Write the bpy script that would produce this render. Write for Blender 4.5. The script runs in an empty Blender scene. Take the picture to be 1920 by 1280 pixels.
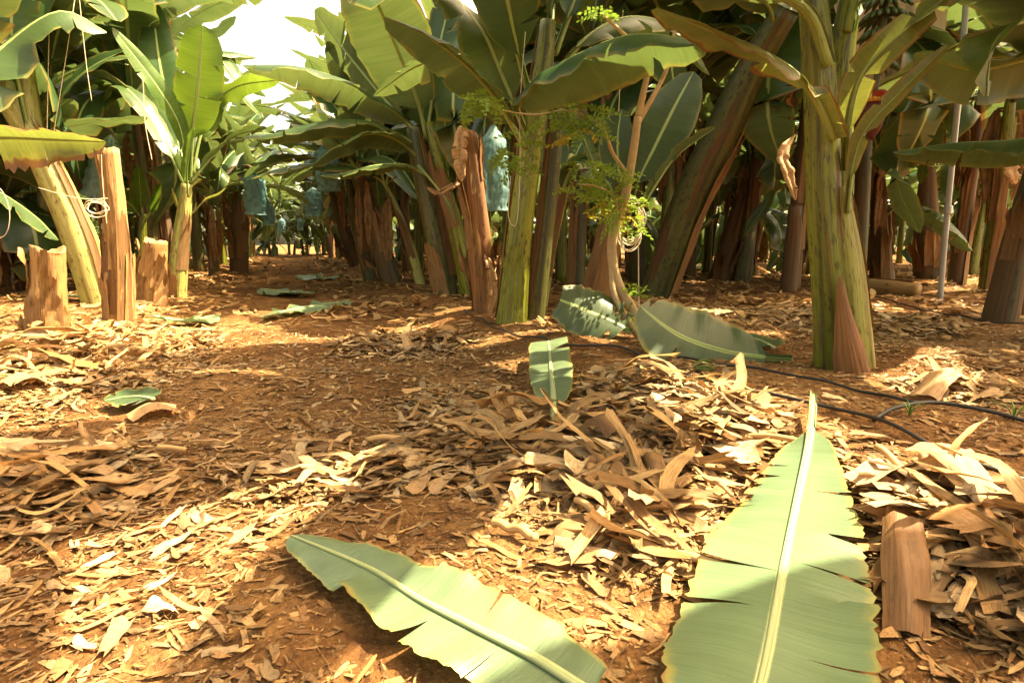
import bpy, math, random
import numpy as np
from mathutils import Vector, Matrix
R = math.radians
rng = np.random.default_rng(7)
random.seed(7)
scn = bpy.context.scene
COL = scn.collection

# ------------------------------------------------------------------ camera, world, sun, exposure
CAM = np.array([0.0, 0.0, 0.9]); F = 1150.0; TH = math.atan(185.0 / F)
cam = bpy.data.cameras.new("camera"); cam.lens = 36.0 * F / 1920.0; cam.sensor_width = 36.0
cam.clip_start = 0.05; cam.clip_end = 500.0
co = bpy.data.objects.new("camera", cam); COL.objects.link(co)
co.location = CAM; co.rotation_euler = (R(90) - TH, 0, 0)
scn.camera = co
TO_SUN = np.array([0.50, 0.10, 0.86]); TO_SUN /= np.linalg.norm(TO_SUN)
world = bpy.data.worlds.new("World"); scn.world = world; world.use_nodes = True
wn, wl = world.node_tree.nodes, world.node_tree.links
sky = wn.new("ShaderNodeTexSky"); sky.sky_type = 'NISHITA'; sky.sun_disc = False
sky.sun_elevation = math.asin(TO_SUN[2]); sky.sun_rotation = math.atan2(TO_SUN[0], TO_SUN[1])
sky.air_density = 1.0; sky.dust_density = 6.0; sky.ozone_density = 0.3
warm = wn.new("ShaderNodeMix"); warm.data_type = 'RGBA'; warm.blend_type = 'MULTIPLY'
warm.inputs[0].default_value = 1.0; warm.inputs[7].default_value = (1.0, 0.83, 0.53, 1)
wl.new(sky.outputs[0], warm.inputs[6])
bg = wn["Background"]; bg.inputs[1].default_value = 0.15
wl.new(warm.outputs[2], bg.inputs[0])
sl = bpy.data.lights.new("sun", 'SUN'); sl.energy = 4.6; sl.angle = R(0.5); sl.color = (1.0, 0.86, 0.58)
so = bpy.data.objects.new("sun", sl); COL.objects.link(so)
so.rotation_euler = Vector(TO_SUN).to_track_quat('Z', 'Y').to_euler()
scn.view_settings.view_transform = 'Standard'; scn.view_settings.look = 'None'
scn.view_settings.exposure = 2.65; scn.view_settings.gamma = 1.0
scn.view_settings.use_curve_mapping = False
cy = scn.cycles
cy.use_denoising = True
cy.max_bounces = 8; cy.diffuse_bounces = 4; cy.glossy_bounces = 2; cy.transmission_bounces = 5; cy.transparent_max_bounces = 8
cy.caustics_reflective = False; cy.caustics_refractive = False; cy.sample_clamp_indirect = 6.0

# ------------------------------------------------------------------ ground shape and picture -> place helpers
ca, sa = math.cos(R(19.84)), math.sin(R(19.84))
def st(x, y): return x * ca + y * sa, -x * sa + y * ca          # across / along the planting rows
def xy(s, t): return s * ca - t * sa, s * sa + t * ca
def sstep(a, b, v):
    q = np.clip((v - a) / (b - a), 0, 1); return q * q * (3 - 2 * q)
def bump2(x, y, cx, cy_, r, h): return h * np.exp(-((x - cx) ** 2 + (y - cy_) ** 2) / (r * r))
def gz(x, y):
    x = np.asarray(x, float); y = np.asarray(y, float)
    s, t = st(x, y)
    z = 0.13 * sstep(1.0, 2.0, np.abs(s)) * sstep(0.5, 3.0, y + 0.6 * np.abs(x))
    z = z + 0.03 * np.sin(s * 1.9 + 0.6) * sstep(1.8, 3.2, np.abs(s))
    z = z + bump2(x, y, 1.05, 3.3, 0.55, 0.035) + bump2(x, y, 1.75, 2.45, 0.55, 0.05) + bump2(x, y, 0.3, 4.6, 0.6, 0.05)
    z = z + bump2(x, y, -1.9, 3.7, 0.6, 0.08) + bump2(x, y, -1.7, 2.4, 0.4, 0.05)
    z = z + 0.012 * np.sin(x * 3.1 + y * 1.3) + 0.010 * np.sin(y * 4.3 - x * 1.7 + 1) + 0.006 * np.sin(x * 9.1 + 2 * np.sin(y * 5.0)) + 0.005 * np.sin(y * 11.3 + 2 * np.sin(x * 6.0))
    return z
def ray(px, py):
    a, b = (px - 960.0) / F, -(py - 640.0) / F
    return np.array([a, math.cos(TH) + b * math.sin(TH), -math.sin(TH) + b * math.cos(TH)])
def V(px, py, d):                                                # the point seen at a picture position, d metres ahead
    r = ray(px, py); return CAM + r * (d / r[1])
def G(px, py, lift=0.0):                                         # the ground seen there
    r = ray(px, py); lo = 0.3; k = 0.3
    while k < 60:
        p = CAM + r * k
        if p[2] < float(gz(p[0], p[1])): break
        lo = k; k *= 1.01
    hi = k
    for _ in range(24):
        m = (lo + hi) / 2; p = CAM + r * m
        if p[2] < float(gz(p[0], p[1])): hi = m
        else: lo = m
    p = CAM + r * hi; p[2] += lift; return p
def proj(p):
    q = np.asarray(p, float) - CAM
    z = q[1] * math.cos(TH) - q[2] * math.sin(TH); u = q[1] * math.sin(TH) + q[2] * math.cos(TH)
    if z < 0.05: return None
    return 960 + F * q[0] / z, 640 - F * u / z
def pxm(w, d): return w * d / F                                  # picture width -> metres at distance d

# ------------------------------------------------------------------ mesh helpers
def mesh_obj(name, verts, faces, mat, parent=None, uv=None, smooth=True, edge=None):
    me = bpy.data.meshes.new(name)
    verts = np.asarray(verts, np.float32)
    me.from_pydata(verts.tolist(), [], faces if isinstance(faces, list) else faces.tolist())
    if uv is not None:
        l = me.uv_layers.new(name="UVMap")
        idx = np.empty(len(me.loops), np.int32); me.loops.foreach_get("vertex_index", idx)
        l.data.foreach_set("uv", np.asarray(uv, np.float32)[idx].ravel())
    if edge is not None:
        at = me.attributes.new('edge', 'FLOAT', 'POINT'); at.data.foreach_set('value', np.asarray(edge, np.float32))
    if smooth: me.polygons.foreach_set("use_smooth", np.ones(len(me.polygons), bool))
    me.materials.append(mat); me.update()
    o = bpy.data.objects.new(name, me); COL.objects.link(o)
    if parent is not None: o.parent = parent
    return o
def tag(o, label, cat, group=None):
    o["label"] = label; o["category"] = cat
    if group: o["group"] = group
    return o
def thing(name, label, cat, loc=(0, 0, 0), group=None):
    o = bpy.data.objects.new(name, None); COL.objects.link(o); o.location = tuple(float(v) for v in loc)
    o.empty_display_size = 0.1
    return tag(o, label, cat, group)
def origin(parent): return np.array(parent.location) if parent is not None else np.zeros(3)
def norm(v):
    v = np.asarray(v, float); n = np.linalg.norm(v, axis=-1, keepdims=True); return v / np.maximum(n, 1e-9)
def spline(pts, n):
    P = np.asarray(pts, float)
    if len(P) == 2: P = np.array([P[0], (P[0] + P[1]) / 2, P[1]])
    A = np.vstack([2 * P[0] - P[1], P, 2 * P[-1] - P[-2]])
    ln = np.r_[0, np.cumsum(np.linalg.norm(np.diff(P, axis=0), axis=1))]
    out = []
    dens = max(8, n // (len(P) - 1) + 2)
    for i in range(len(P) - 1):
        a, b, c, d = A[i:i + 4]
        for q in np.linspace(0, 1, dens, endpoint=False):
            out.append(0.5 * (2 * b + (c - a) * q + (2 * a - 5 * b + 4 * c - d) * q * q + (3 * b - a - 3 * c + d) * q ** 3))
    out.append(P[-1]); out = np.array(out)
    L = np.r_[0, np.cumsum(np.linalg.norm(np.diff(out, axis=0), axis=1))]
    q = np.linspace(0, L[-1], n)
    return np.stack([np.interp(q, L, out[:, k]) for k in range(3)], 1), L[-1]
def frames(C, hint):
    T = norm(np.gradient(C, axis=0)); N = np.asarray(hint, float)[None, :] - T * (T @ np.asarray(hint, float))[:, None]
    bad = np.linalg.norm(N, axis=1) < 0.15
    for i in np.where(bad)[0]:
        N[i] = N[i - 1] if i > 0 and not bad[i - 1] else N[i] + np.array([0.3, 0, 0.0])
    N = N - T * np.sum(N * T, 1)[:, None]
    for _ in range(2): N[1:-1] = (N[:-2] + N[1:-1] + N[2:]) / 3
    N = norm(N); B = norm(np.cross(T, N)); return T, N, B
def tube_data(C, rad, nr=8, hint=(0, 0, 1), flat=1.0, cap=True, mod=None):
    n = len(C); rad = np.broadcast_to(np.asarray(rad, float), (n,)) if np.ndim(rad) == 0 else np.asarray(rad, float)
    T, N, B = frames(C, hint); th = np.linspace(0, 2 * math.pi, nr + 1)[:-1]
    rr = rad[:, None] * (np.ones((n, nr)) if mod is None else mod)
    v = C[:, None, :] + rr[..., None] * (np.cos(th)[None, :, None] * B[:, None, :] + flat * np.sin(th)[None, :, None] * N[:, None, :])
    v = v.reshape(-1, 3); L = np.r_[0, np.cumsum(np.linalg.norm(np.diff(C, axis=0), axis=1))]
    uv = np.stack([np.tile(np.abs(np.linspace(-1, 1, nr, endpoint=False)), n), np.repeat(L, nr)], 1)
    f = []
    for i in range(n - 1):
        for j in range(nr):
            k = (j + 1) % nr; f.append((i * nr + j, i * nr + k, (i + 1) * nr + k, (i + 1) * nr + j))
    if cap:
        f.append(tuple(range(nr - 1, -1, -1))); f.append(tuple((n - 1) * nr + j for j in range(nr)))
    return v, f, uv
def tube(name, pts, rad, mat, parent=None, n=None, nr=8, flat=1.0, hint=(0, 0, 1)):
    C, L = spline(pts, n or max(6, 4 * len(pts)))
    if not np.isscalar(rad): rad = np.interp(np.linspace(0, 1, len(C)), np.linspace(0, 1, len(rad)), rad)
    T = norm(C[-1] - C[0])
    if abs(T @ norm(np.array(hint))) > 0.9: hint = (0.3, 1, 0.1)
    v, f, uv = tube_data(C - origin(parent), rad, nr, hint, flat)
    return mesh_obj(name, v, f, mat, parent, uv)

# ------------------------------------------------------------------ materials
def newmat(name):
    m = bpy.data.materials.new(name); m.use_nodes = True; nt = m.node_tree; nt.nodes.clear()
    return m, nt
class NT:
    def __init__(s, nt): s.nt = nt
    def n(s, t, **kw):
        o = s.nt.nodes.new(t)
        for k, v in kw.items(): setattr(o, k, v)
        return o
    def l(s, a, b): s.nt.links.new(a, b)
    def val(s, sock, v):
        if hasattr(v, "links") or isinstance(v, bpy.types.NodeSocket): s.l(v, sock)
        else: sock.default_value = v
    def math(s, op, a, b=0.0, c=None, clamp=False):
        o = s.n("ShaderNodeMath", operation=op, use_clamp=clamp); s.val(o.inputs[0], a); s.val(o.inputs[1], b)
        if c is not None: s.val(o.inputs[2], c)
        return o.outputs[0]
    def mix(s, f, a, b, blend='MIX'):
        o = s.n("ShaderNodeMix", data_type='RGBA', blend_type=blend); s.val(o.inputs[0], f)
        for q, v in ((6, a), (7, b)):
            if isinstance(v, tuple): v = (*v, 1) if len(v) == 3 else v
            s.val(o.inputs[q], v)
        return o.outputs[2]
    def mapping(s, vec, scale):
        o = s.n("ShaderNodeMapping"); s.l(vec, o.inputs[0]); o.inputs[3].default_value = scale; return o.outputs[0]
    def noise(s, vec, scale, detail=4.0, rough=0.6):
        o = s.n("ShaderNodeTexNoise"); s.l(vec, o.inputs[0]); o.inputs["Scale"].default_value = scale; o.inputs["Detail"].default_value = detail
        o.inputs["Roughness"].default_value = rough; return o.outputs[0]
    def ramp(s, f, a, b):
        o = s.n("ShaderNodeMapRange", interpolation_type='SMOOTHSTEP'); s.val(o.inputs[0], f); o.inputs[1].default_value = a; o.inputs[2].default_value = b; return o.outputs[0]
    def out(s, sh):
        o = s.n("ShaderNodeOutputMaterial"); s.l(sh, o.inputs[0]); return o
    def bump(s, h, dist, strength=1.0):
        o = s.n("ShaderNodeBump"); s.l(h, o.inputs["Height"]); o.inputs["Distance"].default_value = dist; o.inputs["Strength"].default_value = strength; return o.outputs[0]
def seeded(T, vec):
    inf = T.n("ShaderNodeObjectInfo"); m = T.math('MULTIPLY', inf.outputs["Random"], 37.0)
    c = T.n("ShaderNodeCombineXYZ"); T.l(m, c.inputs[0]); T.l(m, c.inputs[1]); T.l(m, c.inputs[2])
    a = T.n("ShaderNodeVectorMath", operation='ADD'); T.l(vec, a.inputs[0]); T.l(c.outputs[0], a.inputs[1]); return a.outputs[0], inf.outputs["Random"]
def mat_leaf(name, top, under, trans, rib=(0.30, 0.36, 0.12), brown=0.10, tfac=0.42, rough=0.42, vs=70.0, vc=0.45):
    m, nt = newmat(name); T = NT(nt)
    uv = T.n("ShaderNodeTexCoord").outputs["UV"]; sv, rnd = seeded(T, uv)
    sep = T.n("ShaderNodeSeparateXYZ"); T.l(uv, sep.inputs[0]); u, v = sep.outputs[0], sep.outputs[1]
    e = T.math('ABSOLUTE', T.math('MULTIPLY_ADD', v, 2.0, -1.0))                 # 0 midrib .. 1 margin
    vein = T.noise(T.mapping(sv, (vs, 1.0, 1)), 1.0, 3.0, 0.7)
    band = T.noise(T.mapping(sv, (9, 0.8, 1)), 1.0, 2.0)
    blot = T.noise(T.mapping(sv, (7, 5, 1)), 1.0, 5.0)
    geo = T.n("ShaderNodeNewGeometry")
    base = T.mix(geo.outputs["Backfacing"], top, under)
    hsv = T.n("ShaderNodeHueSaturation"); T.l(base, hsv.inputs["Color"])
    T.l(T.math('MULTIPLY_ADD', rnd, 0.05, 0.475), hsv.inputs["Hue"]); T.l(T.math('MULTIPLY_ADD', band, 0.9, 0.55), hsv.inputs["Value"])
    c = T.mix(T.math('MULTIPLY', T.ramp(vein, 0.35, 0.7), vc), hsv.outputs[0], T.mix(0.5, hsv.outputs[0], (0.02, 0.04, 0.01)))
    # dry margin and spots
    ed = T.math('ADD', e, T.math('MULTIPLY', blot, 0.55)); edm = T.ramp(ed, 1.38 - brown * 2.2, 1.44 - brown * 2.0)
    ye = T.ramp(ed, 1.26 - brown * 2.4, 1.42 - brown * 2.0)
    c = T.mix(T.math('MULTIPLY', ye, 0.6), c, (0.34, 0.27, 0.05)); c = T.mix(edm, c, (0.22, 0.10, 0.03))
    ribm = T.math('SUBTRACT', 1.0, T.ramp(e, 0.035, 0.075)); c = T.mix(ribm, c, rib)
    tr = T.mix(0.55, c, trans, 'MIX'); tr = T.mix(edm, tr, (0.13, 0.06, 0.02)); tr = T.mix(T.math('MULTIPLY', T.ramp(vein, 0.35, 0.7), 0.3), tr, (0.05, 0.10, 0.01))
    bm = T.bump(T.math('ADD', vein, T.math('MULTIPLY', band, 1.5)), 0.004, 0.45)
    p = T.n("ShaderNodeBsdfPrincipled"); T.l(c, p.inputs["Base Color"]); p.inputs["Roughness"].default_value = rough; p.inputs["Specular IOR Level"].default_value = 0.45
    T.l(bm, p.inputs["Normal"])
    t = T.n("ShaderNodeBsdfTranslucent"); T.l(tr, t.inputs[0]); T.l(bm, t.inputs[1])
    mx = T.n("ShaderNodeMixShader"); T.l(T.math('MULTIPLY', T.math('SUBTRACT', 1.0, T.math('MULTIPLY', ribm, 0.8)), tfac), mx.inputs[0]); T.l(p.outputs[0], mx.inputs[1]); T.l(t.outputs[0], mx.inputs[2])
    T.out(mx.outputs[0]); return m
def mat_dry(name, a, b, dark, streak=(40, 2, 1), tfac=0.12, island=False):
    m, nt = newmat(name); T = NT(nt)
    uv = T.n("ShaderNodeTexCoord").outputs["UV"]; sv, rnd = seeded(T, uv)
    if island:
        geo = T.n("ShaderNodeNewGeometry"); rnd = geo.outputs["Random Per Island"]
    fib = T.noise(T.mapping(sv, streak), 1.0, 4.0, 0.7); blot = T.noise(T.mapping(sv, (3, 3, 1)), 1.0, 4.0)
    c = T.mix(rnd, a, b); c = T.mix(T.math('MULTIPLY', T.ramp(fib, 0.40, 0.72), 0.65), c, dark); c = T.mix(T.math('MULTIPLY', T.ramp(blot, 0.5, 0.75), 0.6), c, dark)
    if island:
        r2 = T.math('FRACT', T.math('MULTIPLY', rnd, 7.31)); hs = T.n("ShaderNodeHueSaturation"); T.l(c, hs.inputs["Color"]); T.l(T.math('MULTIPLY_ADD', r2, 0.75, 0.45), hs.inputs["Value"]); c = hs.outputs[0]
    bm = T.bump(fib, 0.004, 0.8)
    p = T.n("ShaderNodeBsdfPrincipled"); T.l(c, p.inputs["Base Color"]); p.inputs["Roughness"].default_value = 0.62; p.inputs["Specular IOR Level"].default_value = 0.3; T.l(bm, p.inputs["Normal"])
    t = T.n("ShaderNodeBsdfTranslucent"); T.l(c, t.inputs[0]); mx = T.n("ShaderNodeMixShader"); mx.inputs[0].default_value = tfac
    T.l(p.outputs[0], mx.inputs[1]); T.l(t.outputs[0], mx.inputs[2]); T.out(mx.outputs[0]); return m
def mat_stem(name, c1, c2, dark, dry, drys=0.5, rough=0.38, fine=0.55, grain=(9, 0.5, 1)):
    m, nt = newmat(name); T = NT(nt)
    tc = T.n("ShaderNodeTexCoord"); uv = tc.outputs["UV"]; sv, rnd = seeded(T, uv)
    st1 = T.noise(T.mapping(sv, grain), 1.0, 5.0, 0.6); st2 = T.noise(T.mapping(sv, (30, 1.0, 1)), 1.0, 4.0, 0.7); sp = T.noise(T.mapping(sv, (14, 9, 1)), 1.0, 6.0, 0.7)
    drn = T.noise(T.mapping(sv, (2.6, 0.45, 1)), 1.0, 4.0, 0.6)
    c = T.mix(T.ramp(st1, 0.3, 0.68), c1, c2); c = T.mix(T.math('MULTIPLY', T.ramp(st2, 0.52, 0.72), fine), c, dark); c = T.mix(T.math('MULTIPLY', T.ramp(sp, 0.53, 0.63), 0.85), c, dark)
    at = T.n('ShaderNodeAttribute', attribute_name='edge'); c = T.mix(T.math('MULTIPLY', T.math('MULTIPLY', at.outputs['Fac'], T.ramp(st1, .25, .6)), 0.85), c, dark)
    dm = T.ramp(T.math('ADD', drn, T.math('MULTIPLY', st2, 0.15)), 0.78 - drys * 0.42, 0.84 - drys * 0.42)
    dc = T.mix(T.ramp(st2, 0.35, 0.65), dry, T.mix(0.5, dry, dark)); c = T.mix(dm, c, dc)
    bm = T.bump(T.math('ADD', T.math('MULTIPLY', st1, 1.4), st2), 0.012, 0.7)
    p = T.n("ShaderNodeBsdfPrincipled"); T.l(c, p.inputs["Base Color"]); T.l(T.math('MULTIPLY_ADD', dm, 0.3, rough), p.inputs["Roughness"]); T.l(bm, p.inputs["Normal"]); p.inputs["Specular IOR Level"].default_value = 0.4
    T.out(p.outputs[0]); return m
def mat_plain(name, col, rough=0.6, var=0.25, scale=30.0, spec=0.3, tfac=0.0):
    m, nt = newmat(name); T = NT(nt)
    oc = T.n("ShaderNodeTexCoord").outputs["Object"]; n = T.noise(oc, scale, 4.0)
    c = T.mix(T.math('MULTIPLY', n, var * 2), col, tuple(q * 0.35 for q in col))
    p = T.n("ShaderNodeBsdfPrincipled"); T.l(c, p.inputs["Base Color"]); p.inputs["Roughness"].default_value = rough; p.inputs["Specular IOR Level"].default_value = spec
    T.l(T.bump(n, 0.003, 0.5), p.inputs["Normal"])
    if tfac:
        t = T.n("ShaderNodeBsdfTranslucent"); T.l(c, t.inputs[0]); mx = T.n("ShaderNodeMixShader"); mx.inputs[0].default_value = tfac
        T.l(p.outputs[0], mx.inputs[1]); T.l(t.outputs[0], mx.inputs[2]); T.out(mx.outputs[0])
    else: T.out(p.outputs[0])
    return m
def mat_bag():
    m, nt = newmat("blue_bag"); T = NT(nt); oc = T.n("ShaderNodeTexCoord").outputs["Object"]; n = T.noise(T.mapping(oc, (1, 1, .35)), 26.0, 5.0, .7); c = T.mix(n, (.20, .42, .42), (.46, .64, .62))
    p = T.n("ShaderNodeBsdfPrincipled"); T.l(c, p.inputs["Base Color"]); p.inputs["Roughness"].default_value = .22; T.l(T.bump(n, .03, 1.0), p.inputs["Normal"]); t = T.n("ShaderNodeBsdfTranslucent"); T.l(c, t.inputs[0])
    a = T.n("ShaderNodeMixShader"); a.inputs[0].default_value = .55; T.l(p.outputs[0], a.inputs[1]); T.l(t.outputs[0], a.inputs[2]); tr = T.n("ShaderNodeBsdfTransparent"); tr.inputs[0].default_value = (.75, .95, .95, 1)
    b = T.n("ShaderNodeMixShader"); T.l(T.math('MULTIPLY', T.ramp(n, .35, .65), .42), b.inputs[0]); T.l(a.outputs[0], b.inputs[1]); T.l(tr.outputs[0], b.inputs[2]); T.out(b.outputs[0]); return m
def mat_soil():
    m, nt = newmat("soil"); T = NT(nt)
    oc = T.n("ShaderNodeTexCoord").outputs["Object"]
    big = T.noise(oc, 0.9, 5.0); mid = T.noise(oc, 7.0, 6.0, 0.7); fine = T.noise(oc, 60.0, 6.0, 0.75)
    vo = T.n("ShaderNodeTexVoronoi"); T.l(oc, vo.inputs[0]); vo.inputs["Scale"].default_value = 55.0
    c = T.mix(T.ramp(big, 0.38, 0.66), (0.18, 0.080, 0.025), (0.34, 0.175, 0.062)); c = T.mix(T.math('MULTIPLY', T.ramp(mid, 0.42, 0.62), 0.7), c, (0.10, 0.042, 0.014))
    c = T.mix(T.math('MULTIPLY', T.ramp(fine, 0.55, 0.75), 0.6), c, (0.42, 0.23, 0.09)); c = T.mix(T.math('MULTIPLY', T.math('SUBTRACT', 1.0, T.ramp(vo.outputs["Distance"], 0.1, 0.35)), 0.35), c, (0.40, 0.22, 0.09))
    cl = T.noise(oc, 22.0, 5.0, 0.65); c = T.mix(T.math('MULTIPLY', T.ramp(cl, 0.48, 0.62), 0.6), c, (0.07, 0.030, 0.011))
    h = T.math('ADD', T.math('ADD', T.math('MULTIPLY', mid, 1.5), T.math('MULTIPLY', cl, -1.2)), T.math('MULTIPLY', fine, 0.6)); h = T.math('SUBTRACT', h, T.math('MULTIPLY', vo.outputs["Distance"], 0.5))
    p = T.n("ShaderNodeBsdfPrincipled"); T.l(c, p.inputs["Base Color"]); p.inputs["Roughness"].default_value = 0.95; p.inputs["Specular IOR Level"].default_value = 0.1; T.l(T.bump(h, 0.035, 0.9), p.inputs["Normal"])
    T.out(p.outputs[0]); return m
M = dict(
    leaf=mat_leaf("banana_leaf", (0.046, 0.086, 0.022), (0.100, 0.132, 0.056), (0.12, 0.165, 0.022), brown=0.05, tfac=.32),
    leaf_far=mat_leaf("banana_leaf_grove", (0.046, 0.085, 0.024), (0.095, 0.128, 0.058), (0.12, 0.165, 0.024), brown=0.07, rough=0.34, tfac=.32),
    leaf_young=mat_leaf("young_leaf", (0.06, 0.13, 0.015), (0.10, 0.17, 0.03), (0.28, 0.38, 0.02), brown=0.03, tfac=0.42),
    leaf_torn=mat_leaf("torn_leaf", (0.060, 0.095, 0.020), (0.11, 0.13, 0.04), (0.22, 0.26, 0.03), brown=0.20),
    leaf_old=mat_leaf("ageing_leaf", (0.15, 0.15, 0.03), (0.17, 0.18, 0.045), (0.22, 0.22, 0.03), brown=0.11),
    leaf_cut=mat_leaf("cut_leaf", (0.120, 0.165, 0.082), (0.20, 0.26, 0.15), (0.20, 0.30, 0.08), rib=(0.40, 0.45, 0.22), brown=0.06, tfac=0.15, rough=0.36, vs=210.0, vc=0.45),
    leaf_cutshade=mat_leaf("cut_leaf_shaded", (0.055, 0.085, 0.032), (0.085, 0.12, 0.055), (0.20, 0.30, 0.08), rib=(0.40, 0.46, 0.16), brown=0.07, tfac=0.15),  # darker copy of the cut leaf, shade put into the colour
    rib=mat_stem("midrib_green", (0.24, 0.32, 0.075), (0.33, 0.38, 0.13), (0.14, 0.17, 0.04), (0.3, 0.24, 0.08), 0.0, 0.35),
    ribpale=mat_stem("midrib_pale", (0.36, 0.42, 0.17), (0.46, 0.48, 0.26), (0.36, 0.40, 0.14), (0.4, 0.3, 0.12), 0.0, 0.35),
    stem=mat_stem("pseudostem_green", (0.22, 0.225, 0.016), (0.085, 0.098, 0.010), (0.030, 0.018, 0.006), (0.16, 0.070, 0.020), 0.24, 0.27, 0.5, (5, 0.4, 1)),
    stem_lit=mat_stem("pseudostem_yellow_lit", (0.40, 0.37, 0.115), (0.27, 0.27, 0.06), (0.12, 0.06, 0.018), (0.42, 0.26, 0.10), 0.12, 0.34, 0.25, (4, 0.4, 1)),  # yellow-green stem made paler, sunlight put into the colour
    stem_olive=mat_stem("pseudostem_olive", (0.10, 0.10, 0.020), (0.060, 0.060, 0.016), (0.022, 0.012, 0.005), (0.13, 0.055, 0.018), 0.42),
    stem_rust=mat_stem("pseudostem_rust", (0.22, 0.088, 0.026), (0.13, 0.052, 0.018), (0.040, 0.016, 0.006), (0.30, 0.135, 0.042), 0.6, 0.6, 0.5, (7, 0.6, 1)),
    stem_brown=mat_stem("pseudostem_brown", (0.095, 0.068, 0.024), (0.060, 0.052, 0.018), (0.022, 0.013, 0.006), (0.13, 0.070, 0.026), 0.7, 0.5),
    stump=mat_stem("stump_tan", (0.36, 0.20, 0.065), (0.26, 0.135, 0.042), (0.10, 0.042, 0.013), (0.40, 0.24, 0.095), 0.5, 0.6, 0.22, (3.5, 1.1, 1)),
    sheath=mat_dry("dry_sheath", (0.185, 0.088, 0.030), (0.29, 0.160, 0.060), (0.055, 0.025, 0.010), (12, 1.5, 1), 0.15),
    dry=mat_dry("dry_leaf", (0.34, 0.175, 0.060), (0.56, 0.36, 0.175), (0.15, 0.060, 0.018), (30, 3, 1), 0.2),
    litter=mat_dry("dry_litter", (0.32, 0.155, 0.044), (0.60, 0.38, 0.155), (0.13, 0.050, 0.014), (14, 3, 1), 0.12, True),
    heap=mat_dry("dry_heap_leaf", (0.36, 0.19, 0.066), (0.68, 0.49, 0.27), (0.18, 0.080, 0.024), (18, 3, 1), 0.15, True),
    chips=mat_dry("dry_chips", (0.26, 0.120, 0.036), (0.52, 0.32, 0.130), (0.09, 0.036, 0.011), (10, 3, 1), 0.05, True),
    stalk=mat_dry("dry_stalk", (0.42, 0.25, 0.09), (0.50, 0.32, 0.14), (0.22, 0.10, 0.03), (8, 3, 1), 0.0),
    soil=mat_soil(),
    rope=mat_plain("cord", (0.62, 0.52, 0.36), 0.8, 0.15), hose=mat_plain("black_hose", (0.035, 0.028, 0.024), 0.5, 0.3, 60),
    metal=mat_plain("grey_metal", (0.32, 0.31, 0.29), 0.45, 0.2, 15, 0.5), bark=mat_plain("sapling_bark", (0.48, 0.33, 0.16), 0.7, 0.35, 24),
    pinnate=mat_plain("sapling_leaf", (0.21, 0.31, 0.035), 0.5, 0.15, 9, 0.3, 0.45), pinnate_y=mat_plain("sapling_leaf_yellow", (0.42, 0.34, 0.03), 0.5, 0.2, 9, 0.3, 0.4),
    fruit=mat_plain("unripe_banana", (0.06, 0.085, 0.022), 0.45, 0.3, 20), bud=mat_plain("flower_bud", (0.09, 0.018, 0.016), 0.5, 0.25, 20), bract=mat_plain("flower_bract", (0.32, 0.05, 0.020), 0.5, 0.25, 14, 0.3, 0.35),
    blossom=mat_plain("blossom", (0.55, 0.34, 0.08), 0.6, 0.2, 60), bag=mat_bag(), net=mat_plain("pale_cloth", (0.72, 0.62, 0.54), 0.7, 0.06, 3, 0.1, 0.55),
    core=mat_plain("stump_pith", (0.35, 0.21, 0.09), 0.85, 0.3, 60), grass=mat_plain("grass_green", (0.14, 0.26, 0.03), 0.5, 0.2, 20, 0.3, 0.3),
)

# ------------------------------------------------------------------ ground
def build_ground():
    def axis(lo, hi, near_lo, near_hi, fine, coarse):
        a = list(np.arange(near_lo, near_hi, fine)); q = near_hi; d = fine
        while q < hi: a.append(q); d = min(d * 1.12, coarse); q += d
        q = near_lo; d = fine; pre = []
        while q > lo: d = min(d * 1.12, coarse); q -= d; pre.append(q)
        return np.array(pre[::-1] + a + [hi + coarse])
    X = axis(-160, 160, -4.5, 5.0, 0.045, 12.0); Y = axis(-30, 240, 0.6, 7.5, 0.045, 12.0)
    gx, gy = np.meshgrid(X, Y); z = gz(gx, gy)
    near = np.exp(-(gx ** 2 + (gy - 3) ** 2) / 60.0)
    z = z + rng.normal(0, 0.004, z.shape) * near
    v = np.stack([gx, gy, z], -1).reshape(-1, 3); nx, ny = len(X), len(Y)
    i = np.arange((ny - 1) * (nx - 1)); r, c = i // (nx - 1), i % (nx - 1); a = r * nx + c
    f = np.stack([a, a + 1, a + 1 + nx, a + nx], 1)
    o = mesh_obj("ground", v, f, M["soil"]); o["kind"] = "structure"; o["label"] = "reddish brown plantation soil with a worn dirt track"
build_ground()

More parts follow.
